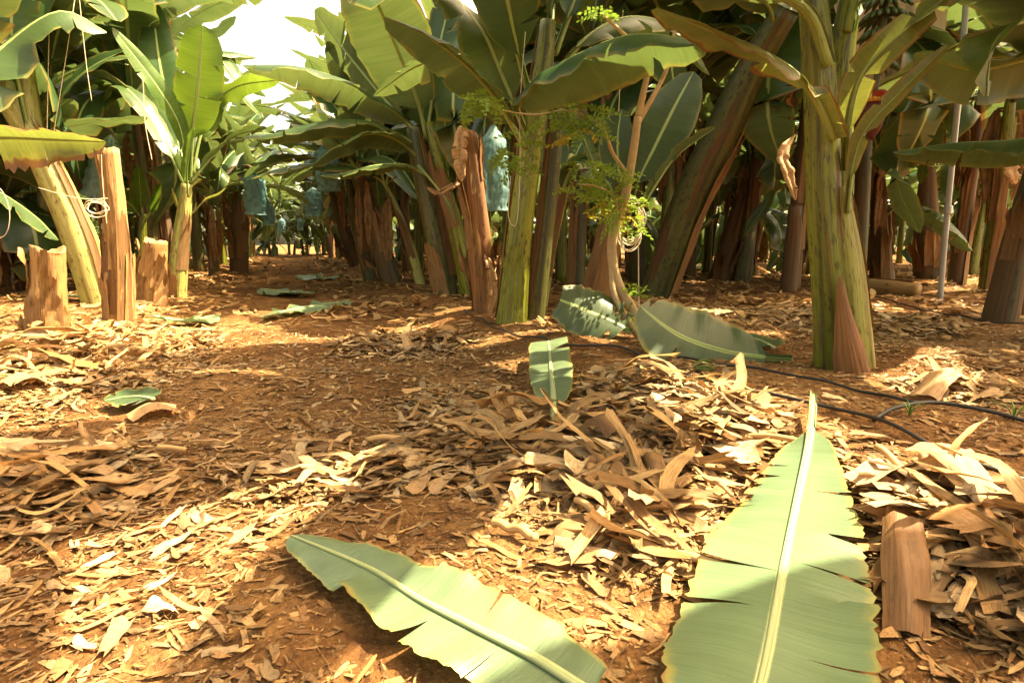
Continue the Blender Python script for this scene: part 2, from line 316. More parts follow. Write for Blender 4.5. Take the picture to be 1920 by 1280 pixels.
# ------------------------------------------------------------------ banana leaf
def leaf_data(pts, width, hint, n=26, kv=5, fold=0.25, curl=-0.25, tears=5, gap=0.03, ripple=0.12, pet=0.14, seed=0, sweep=0.25, tipcut=None, petw=0.05, drape=None, basecut=0.0, fold2=None, blunt=0.5, wprof=None, rag=0.022):
    rg = np.random.default_rng(seed)
    C, L = spline(pts, n); T, N, B = frames(C, hint)
    U = np.linspace(0, 1, n)
    def wid(u):
        b = np.clip((u - pet) / max(1e-6, 1 - pet), 0, 1); b2 = basecut + b * ((tipcut or 1.0) - basecut)
        f = np.clip(np.sin(math.pi * np.clip(b2, 0, 1) ** 0.85), 0, 1) ** blunt
        if wprof is not None: f = np.interp(b, wprof[0], wprof[1])
        return np.where(u <= pet, petw * width, np.maximum(petw * width * 0.5, 0.5 * width * f))
    ph = rg.uniform(0, 6.28, 6)
    verts = list(C); uvs = [(u, 0.5) for u in U]; faces = []
    for s in (-1, 1):
        fo = fold if (s < 0 or fold2 is None) else fold2
        nt_ = tears if np.isscalar(tears) else tears[0 if s < 0 else 1]
        exp_ = None
        if not np.isscalar(nt_): exp_ = {int(round(q * (n - 1))) for q in nt_}; nt_ = 0
        cand = np.arange(int(n * (pet + 0.06)) + 1, n - 2); ts = set(rg.choice(cand, min(int(nt_), len(cand) // 2), replace=False).tolist()) if nt_ else set()
        ts = {t for t in ts if t - 1 not in ts}
        if exp_ is not None: ts = exp_
        seg = 0; doff = rg.normal(0, 0.13, n + 2); prev = None
        def column(i, sg, shift, k0, share):
            col = [i]; pos = C[i].copy(); w = float(wid(U[i])); dv = 1.0 / kv
            edge = 1.0 + (rag * rg.normal() if U[i] > pet + .03 else 0)
            for k in range(1, kv + 1):
                v = k * dv
                phi = fo + curl * v * v * 1.3 + ripple * v * (math.sin(U[i] * 23 + ph[0] + s) + 0.6 * math.sin(U[i] * 51 + ph[1] * s)) + doff[sg] * max(0, v - 0.15) * (1.6 if len(ts) else 0)
                if U[i] <= pet: phi = 1.1
                pos = pos + dv * w * edge * (s * B[i] * math.cos(phi) + N[i] * math.sin(phi)) + T[i] * dv * w * sweep * v
                if share is not None and k <= k0: col.append(share[k]); continue
                p = pos + T[i] * shift * max(0, k - k0) * dv
                verts.append(p); uvs.append((U[i], 0.5 + 0.5 * s * v)); col.append(len(verts) - 1)
            return col
        for i in range(n):
            if i in ts:
                k0 = int(rg.integers(0, max(1, kv - 2))) if rg.random() < 0.75 else kv - 2
                g = gap * rg.uniform(0.3, 1.6)
                c1 = column(i, seg, -g, k0, None); seg += 1; c2 = column(i, seg, g, k0, c1)
            else:
                c1 = column(i, seg, 0, 0, None); c2 = c1
            if prev is not None:
                for k in range(kv):
                    q = (prev[k], c1[k], c1[k + 1], prev[k + 1])
                    faces.append(q[::-1] if s > 0 else q)
            prev = c2
    v = np.array(verts)
    if drape is not None:
        ci = np.clip(np.round(np.array([u for u, _ in uvs]) * (n - 1)).astype(int), 0, n - 1)
        off = v[:, 2] - C[ci, 2]; v[:, 2] = gz(v[:, 0], v[:, 1]) + drape + np.maximum(off, -drape * 0.6) + (C[ci, 2] - gz(C[ci, 0], C[ci, 1]))
        C = C.copy(); C[:, 2] += drape
    return v, faces, np.array(uvs), C, L
def make_leaf(parent, pts, width, hint=(0, 0, 1), mat="leaf", ribmat="rib", ribr=0.022, name="leaf", **kw):
    v, f, uv, C, L = leaf_data(pts, width, hint, **kw); og = origin(parent)
    o = mesh_obj(name, v - og, f, M[mat], parent, uv)
    q = np.linspace(0, 1, len(C)); rad = ribr * (1 - q) ** 0.8 + 0.0035
    if kw.get('drape') is not None and kw.get('pet', .14) > .15: rad = rad * np.minimum(1, .25 + q * 9)
    T, N, B = frames(C, hint)
    tv, tf, tuv = tube_data(C - N * rad[:, None] * 0.55 - og, rad, 8, hint, 0.8)
    if kw.get("drape") is not None: tv[:, 2] += rad.repeat(8) * 1.0
    mesh_obj("midrib", tv, tf, M[ribmat], o, tuv)
    return o
# ------------------------------------------------------------------ stems
def stem_data(pts, radii, n=26, nr=28, seed=0, ridge=0.07, hollow=False, lump=0.012):
    rg = np.random.default_rng(seed); C, L = spline(pts, n); q = np.linspace(0, 1, n)
    rad = np.interp(q, np.linspace(0, 1, len(radii)), radii)
    th = np.linspace(0, 2 * math.pi, nr, endpoint=False); ph = rg.uniform(0, 6.28, 5)
    a = (th[None, :] + ph[0] + 0.5 * q[:, None]) / (2 * math.pi); b = (th[None, :] * 1.0 + ph[1] - 0.35 * q[:, None]) / (2 * math.pi)
    mod = 1 + ridge * ((a * 3) % 1.0 - 0.5) + ridge * 0.6 * ((b * 2) % 1.0 - 0.5) + 0.025 * np.sin(2 * th[None, :] + ph[2] + 3 * q[:, None]) + rg.normal(0, 0.006, (n, nr)) + lump * np.sin(3 * th[None, :] + 9 * q[:, None] + ph[4]) * np.sin(14 * q[:, None] + ph[3] + th[None, :])
    ea = np.maximum(np.clip(1 - np.minimum((a * 3) % 1.0, 1 - (a * 3) % 1.0) * nr / 3.2, 0, 1), .8 * np.clip(1 - np.minimum((b * 2) % 1.0, 1 - (b * 2) % 1.0) * nr / 2.4, 0, 1))
    hint = (0.1, 1, 0.05) if abs(norm(C[-1] - C[0])[2]) > 0.5 else (0, 0, 1)
    v, f, uv = tube_data(C, rad, nr, hint, 1.0, not hollow, mod)
    stem_data.edge = ea.ravel()
    uv[:, 0] = np.tile(np.abs(np.linspace(-1, 1, nr, endpoint=False)), n)
    if hollow:                                                    # ragged rim, then a sunken pith
        v = v.copy(); top = slice((n - 1) * nr, n * nr); v[top, 2] += rg.normal(0, rad[-1] * 0.04, nr) + 0.22 * rad[-1] * np.sin(th * 2 + ph[3])
        c = C[-1]; add = []; base = len(v)
        for kf, dz in ((0.80, -0.02), (0.72, -0.5), (0.35, -0.45)):
            add.append(c + (v[top] - c) * kf + np.array([0, 0, dz * rad[-1] * 1.2]))
        v = np.vstack([v] + add + [[c + np.array([0, 0, -0.55 * rad[-1]])]]); uv = np.vstack([uv] + [uv[top] + [0, 0.02 * k] for k in (1, 2, 3)] + [[[0.5, L]]])
        prev = (n - 1) * nr
        for r_ in range(3):
            cur = base + r_ * nr
            for j in range(nr): k = (j + 1) % nr; f.append((prev + j, prev + k, cur + k, cur + j))
            prev = cur
        for j in range(nr): f.append((prev + j, prev + (j + 1) % nr, len(v) - 1))
        f.append(tuple(range(nr - 1, -1, -1)))
    return v, f, uv
def make_stem(parent, pts, radii, mat="stem", name="pseudostem", **kw):
    v, f, uv = stem_data(pts, radii, **kw); return mesh_obj(name, v - origin(parent), f, M[mat], parent, uv, True, stem_data.edge if len(stem_data.edge) == len(v) else None)
def make_flap(parent, pts, radii, t0, t1, a0, span, mat="sheath", seed=0, out=1.06, flare=0.25, name="dry_sheath", peak=0.0):
    """a strip of dried leaf sheath wrapped part of the way round a stem"""
    rg = np.random.default_rng(seed); n, m = 16, 9; C, L = spline(pts, 40); rad_all = np.interp(np.linspace(0, 1, 40), np.linspace(0, 1, len(radii)), radii)
    hint = (0.1, 1, 0.05); T, N, B = frames(C, hint); vs, uvs = [], []
    jag = rg.uniform(-1, 1, m)
    for i in range(n):
        for j in range(m):
            w = j / (m - 1) * 2 - 1; q = i / (n - 1); tt = t0 + (t1 - t0) * q * (1 + 0.18 * jag[j] * q) ; tt = min(max(tt - peak * abs(w) * q * (t1 - t0), 0), 0.999)
            idx = tt * 39; k = int(idx); fr = idx - k; k2 = min(k + 1, 39)
            c = C[k] * (1 - fr) + C[k2] * fr; r = rad_all[k] * (1 - fr) + rad_all[k2] * fr
            a = a0 + w * span * (1 - 0.25 * q); ro = r * (out + flare * q ** 3 + 0.10 * abs(w) ** 3 + 0.03 * math.sin(i * 1.1 + seed + j))
            vs.append(c + ro * (math.cos(a) * B[k] + math.sin(a) * N[k])); uvs.append((w, tt * L))
    f = [(i * m + j, i * m + j + 1, (i + 1) * m + j + 1, (i + 1) * m + j) for i in range(n - 1) for j in range(m - 1)]
    return mesh_obj(name, np.array(vs) - origin(parent), f, M[mat], parent, np.array(uvs))
def make_dry(parent, pts, width, seed=0, mat="dry", name="dry_leaf"):
    v, f, uv, C, L = leaf_data(pts, width, (0.2, -1, 0.2), n=20, kv=4, fold=0.9, curl=-1.6, tears=3, gap=0.02, ripple=0.5, pet=0.1, seed=seed, petw=0.08)
    return mesh_obj(name, v - origin(parent), f, M[mat], parent, uv)

# ------------------------------------------------------------------ grove plants (prototypes and copies)
def proto_plant(k):
    rg = np.random.default_rng(100 + k)
    root = thing("banana_plant", "banana plant in the grove", "banana plant")
    H = rg.uniform(2.1, 2.8) if k % 8 not in (2, 5, 7) else rg.uniform(.9, 1.4); r0 = rg.uniform(0.080, 0.105); lean = rg.normal(0, 0.18, 2)
    sp = [(0, 0, -0.08), (lean[0] * .3, lean[1] * .3, H * .4), (lean[0], lean[1], H)]
    make_stem(root, sp, (r0 * 1.15, r0, r0 * .9, r0 * .45), ["stem_olive", "stem_brown", "stem", "stem"][k % 4], n=14, nr=14, seed=k)
    top = np.array(sp[-1]); nl = 13 if H > 1.6 else 10
    for i in range(nl):
        a = i * 2.4 + rg.uniform(-.3, .3) + k; el = 1.4 - 1.2 * (i / (nl - 1)) + rg.normal(0, .08); Ln = rg.uniform(1.9, 2.6) * (1 if H > 1.6 else .75); dro = rg.uniform(.12, .34) if i < 7 else rg.uniform(.3, .5)
        if i >= nl - 3: el = rg.uniform(-.2, .25); dro = rg.uniform(.45, .75)
        d = np.array([math.cos(a), math.sin(a), 0.0]); p = [top - [0, 0, .25], top + d * .06 + [0, 0, .1]]; q = p[-1].copy(); e = el
        for s_ in range(4):
            q = q + Ln / 4 * (d * math.cos(e) + np.array([0, 0, math.sin(e)])); p.append(q.copy()); e -= dro
        v, f, uv, _, _ = leaf_data(p, rg.uniform(.58, .76), (0, 0, 1) if el < 1.0 else tuple(d * -1 + np.array([0, 0, .6])), n=20, kv=4, fold=rg.uniform(-.1, .35), curl=rg.uniform(-.5, -.1), tears=int(rg.integers(2, 9)), gap=.03, ripple=.15, pet=.2, seed=k * 31 + i, petw=.085)
        mesh_obj("leaf", v, f, M["leaf_far"], root, uv)
    for i in range(3 + k % 3):
        a = rg.uniform(0, 6.28); d = np.array([math.cos(a), math.sin(a), 0]); b = top - [0, 0, rg.uniform(.2, .5)]
        make_dry(root, [b, b + d * .18 + [0, 0, .03], b + d * .22 - [0, 0, .35], b + d * .18 - [0, 0, .9]], .2, seed=k * 7 + i, mat="sheath")
    if k % 2: 
        make_stem(root, [(.28, .12, -.05), (.32, .16, .5), (.4, .2, .95)], (.09, .085, .07), "stem_brown", "cut_shoot", n=10, nr=12, seed=k + 50)
    for i in range(4): make_flap(root, sp, (r0 * 1.15, r0, r0 * .9, r0 * .45), .02 + .18 * i, .42 + .17 * i, rg.uniform(0, 6), rg.uniform(.25, .6), seed=k + i, flare=rg.uniform(.2, 1.0))
    return root
def copy_tree(o, parent=None):
    c = o.copy(); COL.objects.link(c)
    if parent is not None: c.parent = parent
    for ch in list(o.children): copy_tree(ch, c)
    return c
PROTOS = [proto_plant(k) for k in range(8)]; USED = [False] * 8
HERO_XY = []                                                      # filled below; grove plants keep clear of these
def place_proto(k, x, y, rz, sc, label, group):
    if not USED[k]: o = PROTOS[k]; USED[k] = True
    else: o = copy_tree(PROTOS[k])
    o.location = (x, y, float(gz(x, y)) - 0.02); o.rotation_euler = (0, 0, rz); o.scale = (sc, sc, sc); o["label"] = label; o["group"] = group
    return o

HOSEPTS = []
# ------------------------------------------------------------------ the plants one can tell apart
CAMDIR = (0, -1, 0.25)
def P3(lst, d0=0.0): return [V(a, b, d0 + c) for a, b, c in lst]
def hero(name, label, cat, px, py, group=None, r=0.9):
    b = G(px, py); o = thing(name, label, cat, b, group); HERO_XY.append((b[0], b[1], r)); return o, float(b[1])
def px_stem(parent, d, pts, widths, mat="stem", name="pseudostem", dd=None, **kw):
    P = [V(a, b, d + (dd[i] if dd else 0)) for i, (a, b) in enumerate(pts)]
    P[0] = P[0] - np.array([0, 0, 0.10]); rad = [pxm(w, d) / 2 for w in widths]
    return make_stem(parent, P, rad, mat, name, **kw), P, rad
def lf(parent, d0, pts, width, hint=(0, 0, 1), **kw):
    return make_leaf(parent, P3(pts, d0), width, hint, **kw)

# centre plant: two stems
o, d = hero("banana_plant", "twin-stemmed green banana plant at the centre, with a white cord looped on its stem", "banana plant", 966, 604)
_, Pa, ra = px_stem(o, d, [(957, 606), (975, 430), (998, 260), (1020, 120), (1028, 40)], (60, 48, 44, 40, 28), "stem", seed=1, n=36, nr=32)
_, Pb, rb = px_stem(o, d + .12, [(1000, 600), (1022, 420), (1040, 250), (1052, 120)], (40, 36, 32, 26), "stem_olive", seed=2, n=30)
make_flap(o, Pa, ra, .0, .34, -1.5, .9, seed=3, peak=.3, mat="stem"); make_flap(o, Pb, rb, .1, .8, -1.0, .35, seed=4, mat="sheath")
make_flap(o, Pa, ra, .05, .9, -0.25, .22, seed=14, mat="sheath", flare=.1)
lf(o, d, [(1005, 215, -.05), (975, 110, -.3), (955, 20, -.5), (925, -120, -.6), (880, -220, -.5)], .62, CAMDIR, seed=11, tears=3, pet=.3, ribr=.035)
lf(o, d, [(990, 255, -.05), (945, 150, -.2), (905, 60, -.3), (850, -5, -.4), (770, -60, -.5)], .55, (-.4, -.5, .8), seed=12, tears=4, pet=.22, ribr=.032, fold=.1)
lf(o, d, [(985, 275, -.08), (935, 190, -.4), (880, 125, -.8), (800, 65, -1.2), (722, 32, -1.5)], .50, (.25, .35, 1), seed=13, tears=2, pet=.14, ribr=.026, fold=-.3, curl=-.4)
lf(o, d, [(965, 205, -.3), (1010, 150, -.7), (1080, 105, -1.1), (1190, 65, -1.5), (1330, 80, -1.9)], .72, (.15, .45, .9), seed=14, tears=2, pet=.02, ribr=.024, fold=-.15, curl=-.5, fold2=-.75)
lf(o, d, [(1040, 100, .1), (1070, 20, .2), (1110, -60, .1), (1190, -110, -.2), (1300, -100, -.5)], .62, (.2, -.5, 1), seed=15, tears=4, pet=.22, ribr=.03)
lf(o, d, [(1050, 130, .15), (1110, 60, .3), (1190, 30, .5), (1280, 60, .6), (1330, 140, .6)], .58, (.1, -.2, 1), seed=16, tears=6, pet=.14, fold=-.3)
lf(o, d, [(1030, 80, .1), (1035, -10, .3), (1030, -110, .6), (1010, -220, .9)], .6, CAMDIR, seed=17, tears=2, pet=.2, ribr=.034)
lf(o, d, [(1045, 180, .3), (1090, 250, .7), (1120, 330, .8), (1130, 400, .8)], .30, (1, -.6, .2), seed=18, tears=4, pet=.1)
lf(o, d, [(1000, 160, .3), (900, 110, .9), (790, 120, 1.4), (700, 180, 1.8)], .55, (-.1, .2, 1), seed=19, tears=6, pet=.15, fold=-.2)

# plant with the big broad leaf
o, d = hero("banana_plant", "dark-stemmed banana plant with one broad upright leaf over the track edge", "banana plant", 838, 552)
_, Pa, ra = px_stem(o, d, [(840, 552), (815, 430), (785, 300), (775, 240)], (46, 46, 38, 24), "stem_olive", seed=21, n=30)
_, Pb, rb = px_stem(o, d - .25, [(885, 568), (860, 450), (825, 320), (805, 230)], (36, 30, 26, 18), "stem", seed=22)
make_flap(o, Pa, ra, .15, .95, 3.6, .5, seed=23); make_flap(o, Pa, ra, .0, .35, -1.2, .8, seed=24, peak=.2); make_flap(o, Pb, rb, .45, .8, -1.5, .8, seed=25, flare=.8)
lf(o, d, [(800, 262, 0), (785, 195, -.2), (748, 100, -.7), (702, -5, -1.3), (665, -70, -1.8)], 1.02, (.15, 1, -.45), seed=26, tears=1, pet=.16, fold=.05, curl=-.1, ripple=.05, blunt=.4, ribr=.03)
lf(o, d, [(790, 260, .1), (725, 190, .3), (650, 100, .7), (590, 20, 1.0)], .8, (.3, .8, .6), seed=27, tears=2, pet=.18, fold=.2, ripple=.08)
lf(o, d, [(785, 255, 0), (745, 212, -.2), (660, 158, -.5), (560, 125, -.7), (455, 122, -.7)], .80, (-.25, .1, 1), seed=28, tears=3, pet=.1, fold=-.35, curl=-.5, ribr=.024)
lf(o, d, [(785, 275, 0), (735, 245, -.3), (660, 225, -.6), (570, 235, -.9), (480, 262, -1.1)], .60, (-.15, .2, 1), seed=29, tears=4, pet=.12, fold=-.2, curl=-.6)
lf(o, d, [(790, 300, 0), (745, 262, -.4), (690, 250, -.7), (630, 275, -1.0), (585, 310, -1.2)], .52, (-.3, .3, 1), seed=30, tears=3, pet=.12, fold=-.2, curl=-.5)
lf(o, d, [(805, 330, -.2), (760, 308, -.5), (700, 310, -.8), (640, 325, -1.0), (600, 330, -1.2)], .34, (-.1, .1, 1), seed=31, tears=5, pet=.12, fold=-.4)
lf(o, d, [(838, 335, -.2), (838, 290, -.3), (835, 240, -.35), (832, 205, -.4)], .36, (-.5, -1, .1), seed=32, tears=0, pet=.14, fold=.5, mat="leaf_young")
lf(o, d, [(800, 240, 0), (812, 160, .2), (830, 60, .4), (860, -50, .5)], .6, (-.4, -1, .2), seed=33, tears=3, pet=.2, ribr=.03)
lf(o, d, [(808, 250, .1), (850, 170, .5), (900, 120, 1.1), (960, 130, 1.6)], .6, (0, -.2, 1), seed=34, tears=5, pet=.15)
lf(o, d, [(775, 300, 0), (810, 340, -.5), (840, 380, -.6), (855, 420, -.6)], .08, (0, -1, .2), seed=35, tears=0, pet=.7, mat="leaf_old", ribr=.022)

# dead papery trunk
o, d = hero("dead_banana_trunk", "dead papery brown trunk with peeling strips and a ragged top", "dead trunk", 905, 582)
_, Pa, ra = px_stem(o, d, [(908, 584), (898, 440), (885, 320), (880, 250)], (38, 44, 40, 30), "stem_rust", seed=41, hollow=True, n=34, ridge=.2, lump=.04)
for i in range(14):
    t0 = [.0, .1, .25, .4, .05, .55, .3, .6, .7, .75, .68, .5, .15, .8][i]; make_flap(o, Pa, ra, t0, min(.99, t0 + rng.uniform(.25, .45)), -3.0 + (i * .72 if i < 9 else (i - 9) * 1.15), rng.uniform(.2, .5), seed=42 + i, flare=rng.uniform(.2, .9), out=1.05 + .02 * (i % 4), peak=.2)
make_dry(o, P3([(885, 262, 0), (870, 245, -.15), (862, 275, -.2), (865, 340, -.2)], d), .22, 3); make_dry(o, P3([(868, 340, -.1), (845, 350, -.25), (822, 362, -.3), (800, 352, -.3)], d), .09, 4, 'sheath')
make_dry(o, P3([(905, 470, -.1), (918, 500, -.25), (925, 550, -.25), (915, 600, -.3)], d), .14, 5)

# the leaning trunk and the sapling's neighbours
o, d = hero("banana_plant", "thick trunk leaning hard over to the upper edge, brown dry strip down its side", "banana plant", 1240, 555, r=1.3)
_, Pa, ra = px_stem(o, d, [(1228, 556), (1290, 385), (1362, 230), (1420, 110), (1475, 20)], (58, 60, 60, 56, 40), "stem_olive", dd=(0, -.2, -.5, -.8, -1.1), seed=51, n=40, nr=36, ridge=.10)
make_flap(o, Pa, ra, .02, .62, -2.5, .40, seed=52, out=1.08)
lf(o, d, [(1460, 50, -1.0), (1500, -60, -1.2), (1560, -140, -1.6), (1650, -160, -2.2)], .6, (.2, .2, 1), seed=56, tears=3)
lf(o, d, [(1450, 50, -1.0), (1440, 10, -1.4), (1390, -30, -1.8), (1280, -40, -2.4)], .6, (-.2, .2, 1), seed=57, tears=4)
lf(o, d, [(1435, 90, -.8), (1400, 50, -.4), (1330, 60, .2), (1270, 130, .7)], .5, (-.2, .2, 1), seed=58, tears=6)

o, d = hero("banana_sucker", "short brown-sheathed sucker with upright leaves behind the pale-barked sapling", "banana plant", 1120, 585)
_, Pa, ra = px_stem(o, d, [(1112, 588), (1135, 480), (1158, 390), (1170, 330)], (56, 52, 40, 22), "stem_brown", seed=61, n=26)
make_flap(o, Pa, ra, .0, .7, -1.9, .8, seed=62); make_flap(o, Pa, ra, .05, .85, -.8, .6, seed=63)
lf(o, d, [(1175, 420, 0), (1195, 345, 0), (1228, 275, .1), (1265, 200, .2), (1300, 135, .3)], .62, (-.45, -1, .25), seed=64, tears=0, pet=.24, fold=.15, ripple=.05, mat="leaf", ribr=.02)
lf(o, d, [(1165, 400, 0), (1160, 320, .1), (1158, 260, .15), (1165, 205, .2)], .42, (-.6, -1, .1), seed=65, tears=0, pet=.2, fold=.3)
lf(o, d, [(1180, 430, -.1), (1225, 350, -.1), (1270, 290, 0), (1340, 240, .1)], .40, (-.4, .3, 1), seed=66, tears=1, pet=.15, fold=.25)
lf(o, d, [(1160, 370, 0), (1120, 320, .2), (1090, 300, .4), (1050, 320, .6)], .40, (-.2, -.4, 1), seed=67, tears=2)

o, d = hero("banana_sucker", "thin pale-stemmed sucker just behind the twin-stemmed plant, yellow at its foot", "banana plant", 1012, 575)
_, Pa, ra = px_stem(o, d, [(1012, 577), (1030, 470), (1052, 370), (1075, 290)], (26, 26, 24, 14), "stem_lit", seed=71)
make_flap(o, Pa, ra, .25, .95, -1.6, .9, mat="sheath", seed=72)
lf(o, d, [(1065, 330, 0), (1090, 270, .1), (1130, 230, .2), (1190, 260, .3)], .4, (-.2, -.4, 1), seed=73, tears=3); lf(o, d, [(1060, 340, 0), (1040, 270, .2), (1030, 200, .3), (1050, 140, .4)], .42, CAMDIR, seed=74, tears=2)
lf(o, d, [(1052, 370, 0), (1070, 320, -.2), (1110, 290, -.3), (1150, 300, -.3)], .3, (0, .2, 1), seed=75, tears=3)

# big plant at right
o, d = hero("banana_plant", "stout two-stemmed plant with a pointed brown sheath at its foot, nearest to the black hoses", "banana plant", 1580, 684, r=1.2)
_, Pa, ra = px_stem(o, d, [(1570, 684), (1556, 540), (1545, 400), (1542, 260), (1535, 120), (1520, -40)], (76, 64, 58, 58, 54, 44), "stem", seed=81, n=48, nr=40)
_, Pb, rb = px_stem(o, d - .05, [(1618, 692), (1602, 540), (1588, 420), (1578, 350)], (52, 46, 38, 22), "stem_lit", seed=82, n=32, nr=32)
_, Pc, rc = px_stem(o, d + .12, [(1582, 560), (1578, 330), (1572, 160), (1590, 20), (1612, -60)], (30, 34, 44, 44, 30), "stem", name="leaf_stalk", seed=83, n=30)
make_flap(o, [V(1598, 712, d - .12), V(1588, 650, d - .14), V(1578, 575, d - .14), V(1574, 515, d - .13)], (pxm(31, d), pxm(25, d), pxm(13, d), pxm(4, d)), .0, .99, -1.57, 1.5, seed=84, out=1.0, flare=.05, name="dry_sheath", mat="stem_rust")
make_flap(o, Pb, rb, .3, .98, 3.3, .4, seed=86, out=1.06)
lf(o, d, [(1568, 260, -.15), (1540, 195, -.25), (1500, 140, -.35), (1440, 100, -.45), (1350, 60, -.6), (1232, 15, -.8)], .40, (-.35, -.55, .7), seed=88, tears=3, pet=.2, fold=.1, fold2=-.5, mat="leaf_old", ribr=.026, petw=.18)
lf(o, d, [(1560, 120, -.1), (1525, 30, -.15), (1470, -10, -.25), (1380, -15, -.5), (1290, -60, -.8)], .5, (-.2, -.2, 1), seed=89, tears=2, pet=.3, ribr=.035)
lf(o, d, [(1588, 400, -.1), (1597, 320, -.13), (1622, 245, -.18), (1685, 175, -.24), (1776, 86, -.3)], .115, (-.7, -.6, .4), seed=90, tears=1, pet=.2, fold=.6, fold2=.15, curl=-.2, mat="leaf_old", ribr=.012, petw=.2)
lf(o, d, [(1585, 320, -.05), (1590, 235, -.12), (1610, 150, -.18), (1655, 92, -.24), (1722, 36, -.3), (1800, -30, -.4)], .20, (-.7, -.7, .25), seed=91, tears=2, pet=.22, fold=.35, fold2=-.1, mat="leaf_old", ribr=.018, petw=.16)
lf(o, d, [(1595, 60, .05), (1615, -20, 0), (1660, -90, -.1), (1760, -120, -.3)], .55, (.2, -.3, 1), seed=92, tears=2, ribr=.03)
lf(o, d, [(1535, 60, .1), (1500, -40, .3), (1470, -140, .5)], .6, CAMDIR, seed=93, tears=2, ribr=.03)
lf(o, d, [(1525, -30, 0), (1600, -110, -.5), (1700, -120, -1.2), (1800, -60, -1.9)], .6, (.1, .1, 1), seed=94, tears=2)

# left group
o, d = hero("banana_plant", "sunlit yellow-green trunk leaning towards the track side, tied back with cord", "banana plant", 190, 565, r=1.0)
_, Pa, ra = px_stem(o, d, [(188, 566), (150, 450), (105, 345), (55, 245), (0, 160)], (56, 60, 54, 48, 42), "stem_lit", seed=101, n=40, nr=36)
make_flap(o, Pa, ra, .0, .75, 3.5, .22, seed=102, mat="sheath", flare=.15)
_, Pb, rb = px_stem(o, d, [(92, 330), (70, 270), (55, 180), (52, 100)], (30, 34, 30, 14), "stem_lit", name="leaf_stalk", seed=104)
lf(o, d, [(55, 260, -.1), (35, 170, -.2), (22, 80, -.3), (28, -30, -.3), (60, -120, -.2)], .62, (.3, -1, .2), seed=105, tears=2, pet=.38, ribr=.03)
lf(o, d, [(70, 280, .1), (62, 215, .2), (110, 150, .3), (180, 120, .3), (240, 110, .2)], .46, (-.2, -.6, 1), seed=106, tears=2, pet=.16, ribr=.022)
lf(o, d, [(85, 300, .05), (92, 250, .1), (115, 180, .1), (165, 130, 0), (232, 95, -.1)], .34, (-.4, -.7, .6), seed=107, tears=2, pet=.2)
lf(o, d, [(30, 210, -.1), (-40, 130, -.4), (-120, 100, -.8), (-200, 150, -1.2)], .6, (0, 0, 1), seed=108, tears=3)
lf(o, d, [(10, 180, 0), (30, 60, .5), (100, -40, 1.0), (190, -60, 1.5)], .7, (.2, -.4, 1), seed=109, tears=3)

o, d = hero("banana_plant", "plant outside the frame edge whose torn brown-edged leaf reaches in level over the stump", "banana plant", -150, 640, r=.8)
_, Pa, ra = px_stem(o, d, [(-150, 640), (-165, 450), (-170, 290)], (70, 60, 40), "stem", seed=111)
lf(o, d, [(-170, 300, 0), (-120, 262, -.1), (0, 258, -.2), (110, 262, -.2), (198, 266, -.2)], .46, (0, .42, 1), seed=112, tears=(8, 8), pet=.12, fold=-.75, fold2=.15, curl=-.5, mat="leaf_torn", ribr=.012, rag=.10, n=48, gap=.012)
lf(o, d, [(-170, 290, 0), (-120, 130, -.1), (-40, 10, -.2), (60, -60, -.3), (130, -60, -.3)], .7, (.2, -.2, 1), seed=113, tears=3)
lf(o, d, [(-160, 300, 0), (-90, 180, .4), (0, 90, .8), (110, 20, 1.0), (200, 60, 1.2)], .8, (.1, -.5, .9), seed=114, tears=3, fold=-.2)
lf(o, d, [(-160, 320, 0), (-100, 330, .4), (-20, 350, .7), (60, 400, .9), (110, 450, 1.0)], .45, (.1, -.2, 1), seed=115, tears=6, fold=-.2)

def stump(label, px, py, pts, widths, seed, nflap=3, name="banana_stump", mat="stump"):
    o, d = hero(name, label, "stump", px, py, r=.4)
    P = [V(a, b, d) for a, b in pts]; P[0] = P[0] - np.array([0, 0, .08]); rad = [pxm(w, d) / 2 for w in widths]
    v, f, uv = stem_data(P, rad, n=30, nr=32, seed=seed, ridge=.15, hollow=True, lump=.035); b = mesh_obj("trunk", v - origin(o), f, M[mat], o, uv)
    b.data.materials.append(M["core"]); k = len(f)
    for q in range(k - 1 - 32 * 3, k - 1): b.data.polygons[q].material_index = 1
    for i in range(nflap + 5): make_flap(o, P, rad, [0, .05, .35, .5, .1, .6, .02, .25][i % 8], [.42, .6, .8, .97, .5, .99, .3, .7][i % 8], -3.0 + i * (3.4 / (nflap + 5)) + .3 * math.sin(seed + i), [.7, .5, .4, .3, .6, .25, .7, .35][i % 8], seed=seed + i, mat="sheath" if i % 3 == 1 else "stump", out=1.03 + .02 * (i % 4), flare=[.12, .3, .5, .25, .1, .6, .3, .4][i % 8])
    return o, d
stump("fat waist-high cut stump with a hollow top, farthest from the track", 92, 634, [(92, 636), (92, 560), (92, 500), (91, 466)], (74, 68, 58, 53), 121, 3)
stump("tallest tan stump, bare and split, in front of the leaning yellow trunk", 222, 602, [(222, 604), (222, 500), (214, 380), (205, 280)], (50, 46, 38, 30), 131, 4)
stump("short tan stump with a slanting cut between the tall stump and young plant", 285, 568, [(283, 570), (286, 520), (292, 452)], (52, 46, 38), 141, 3)

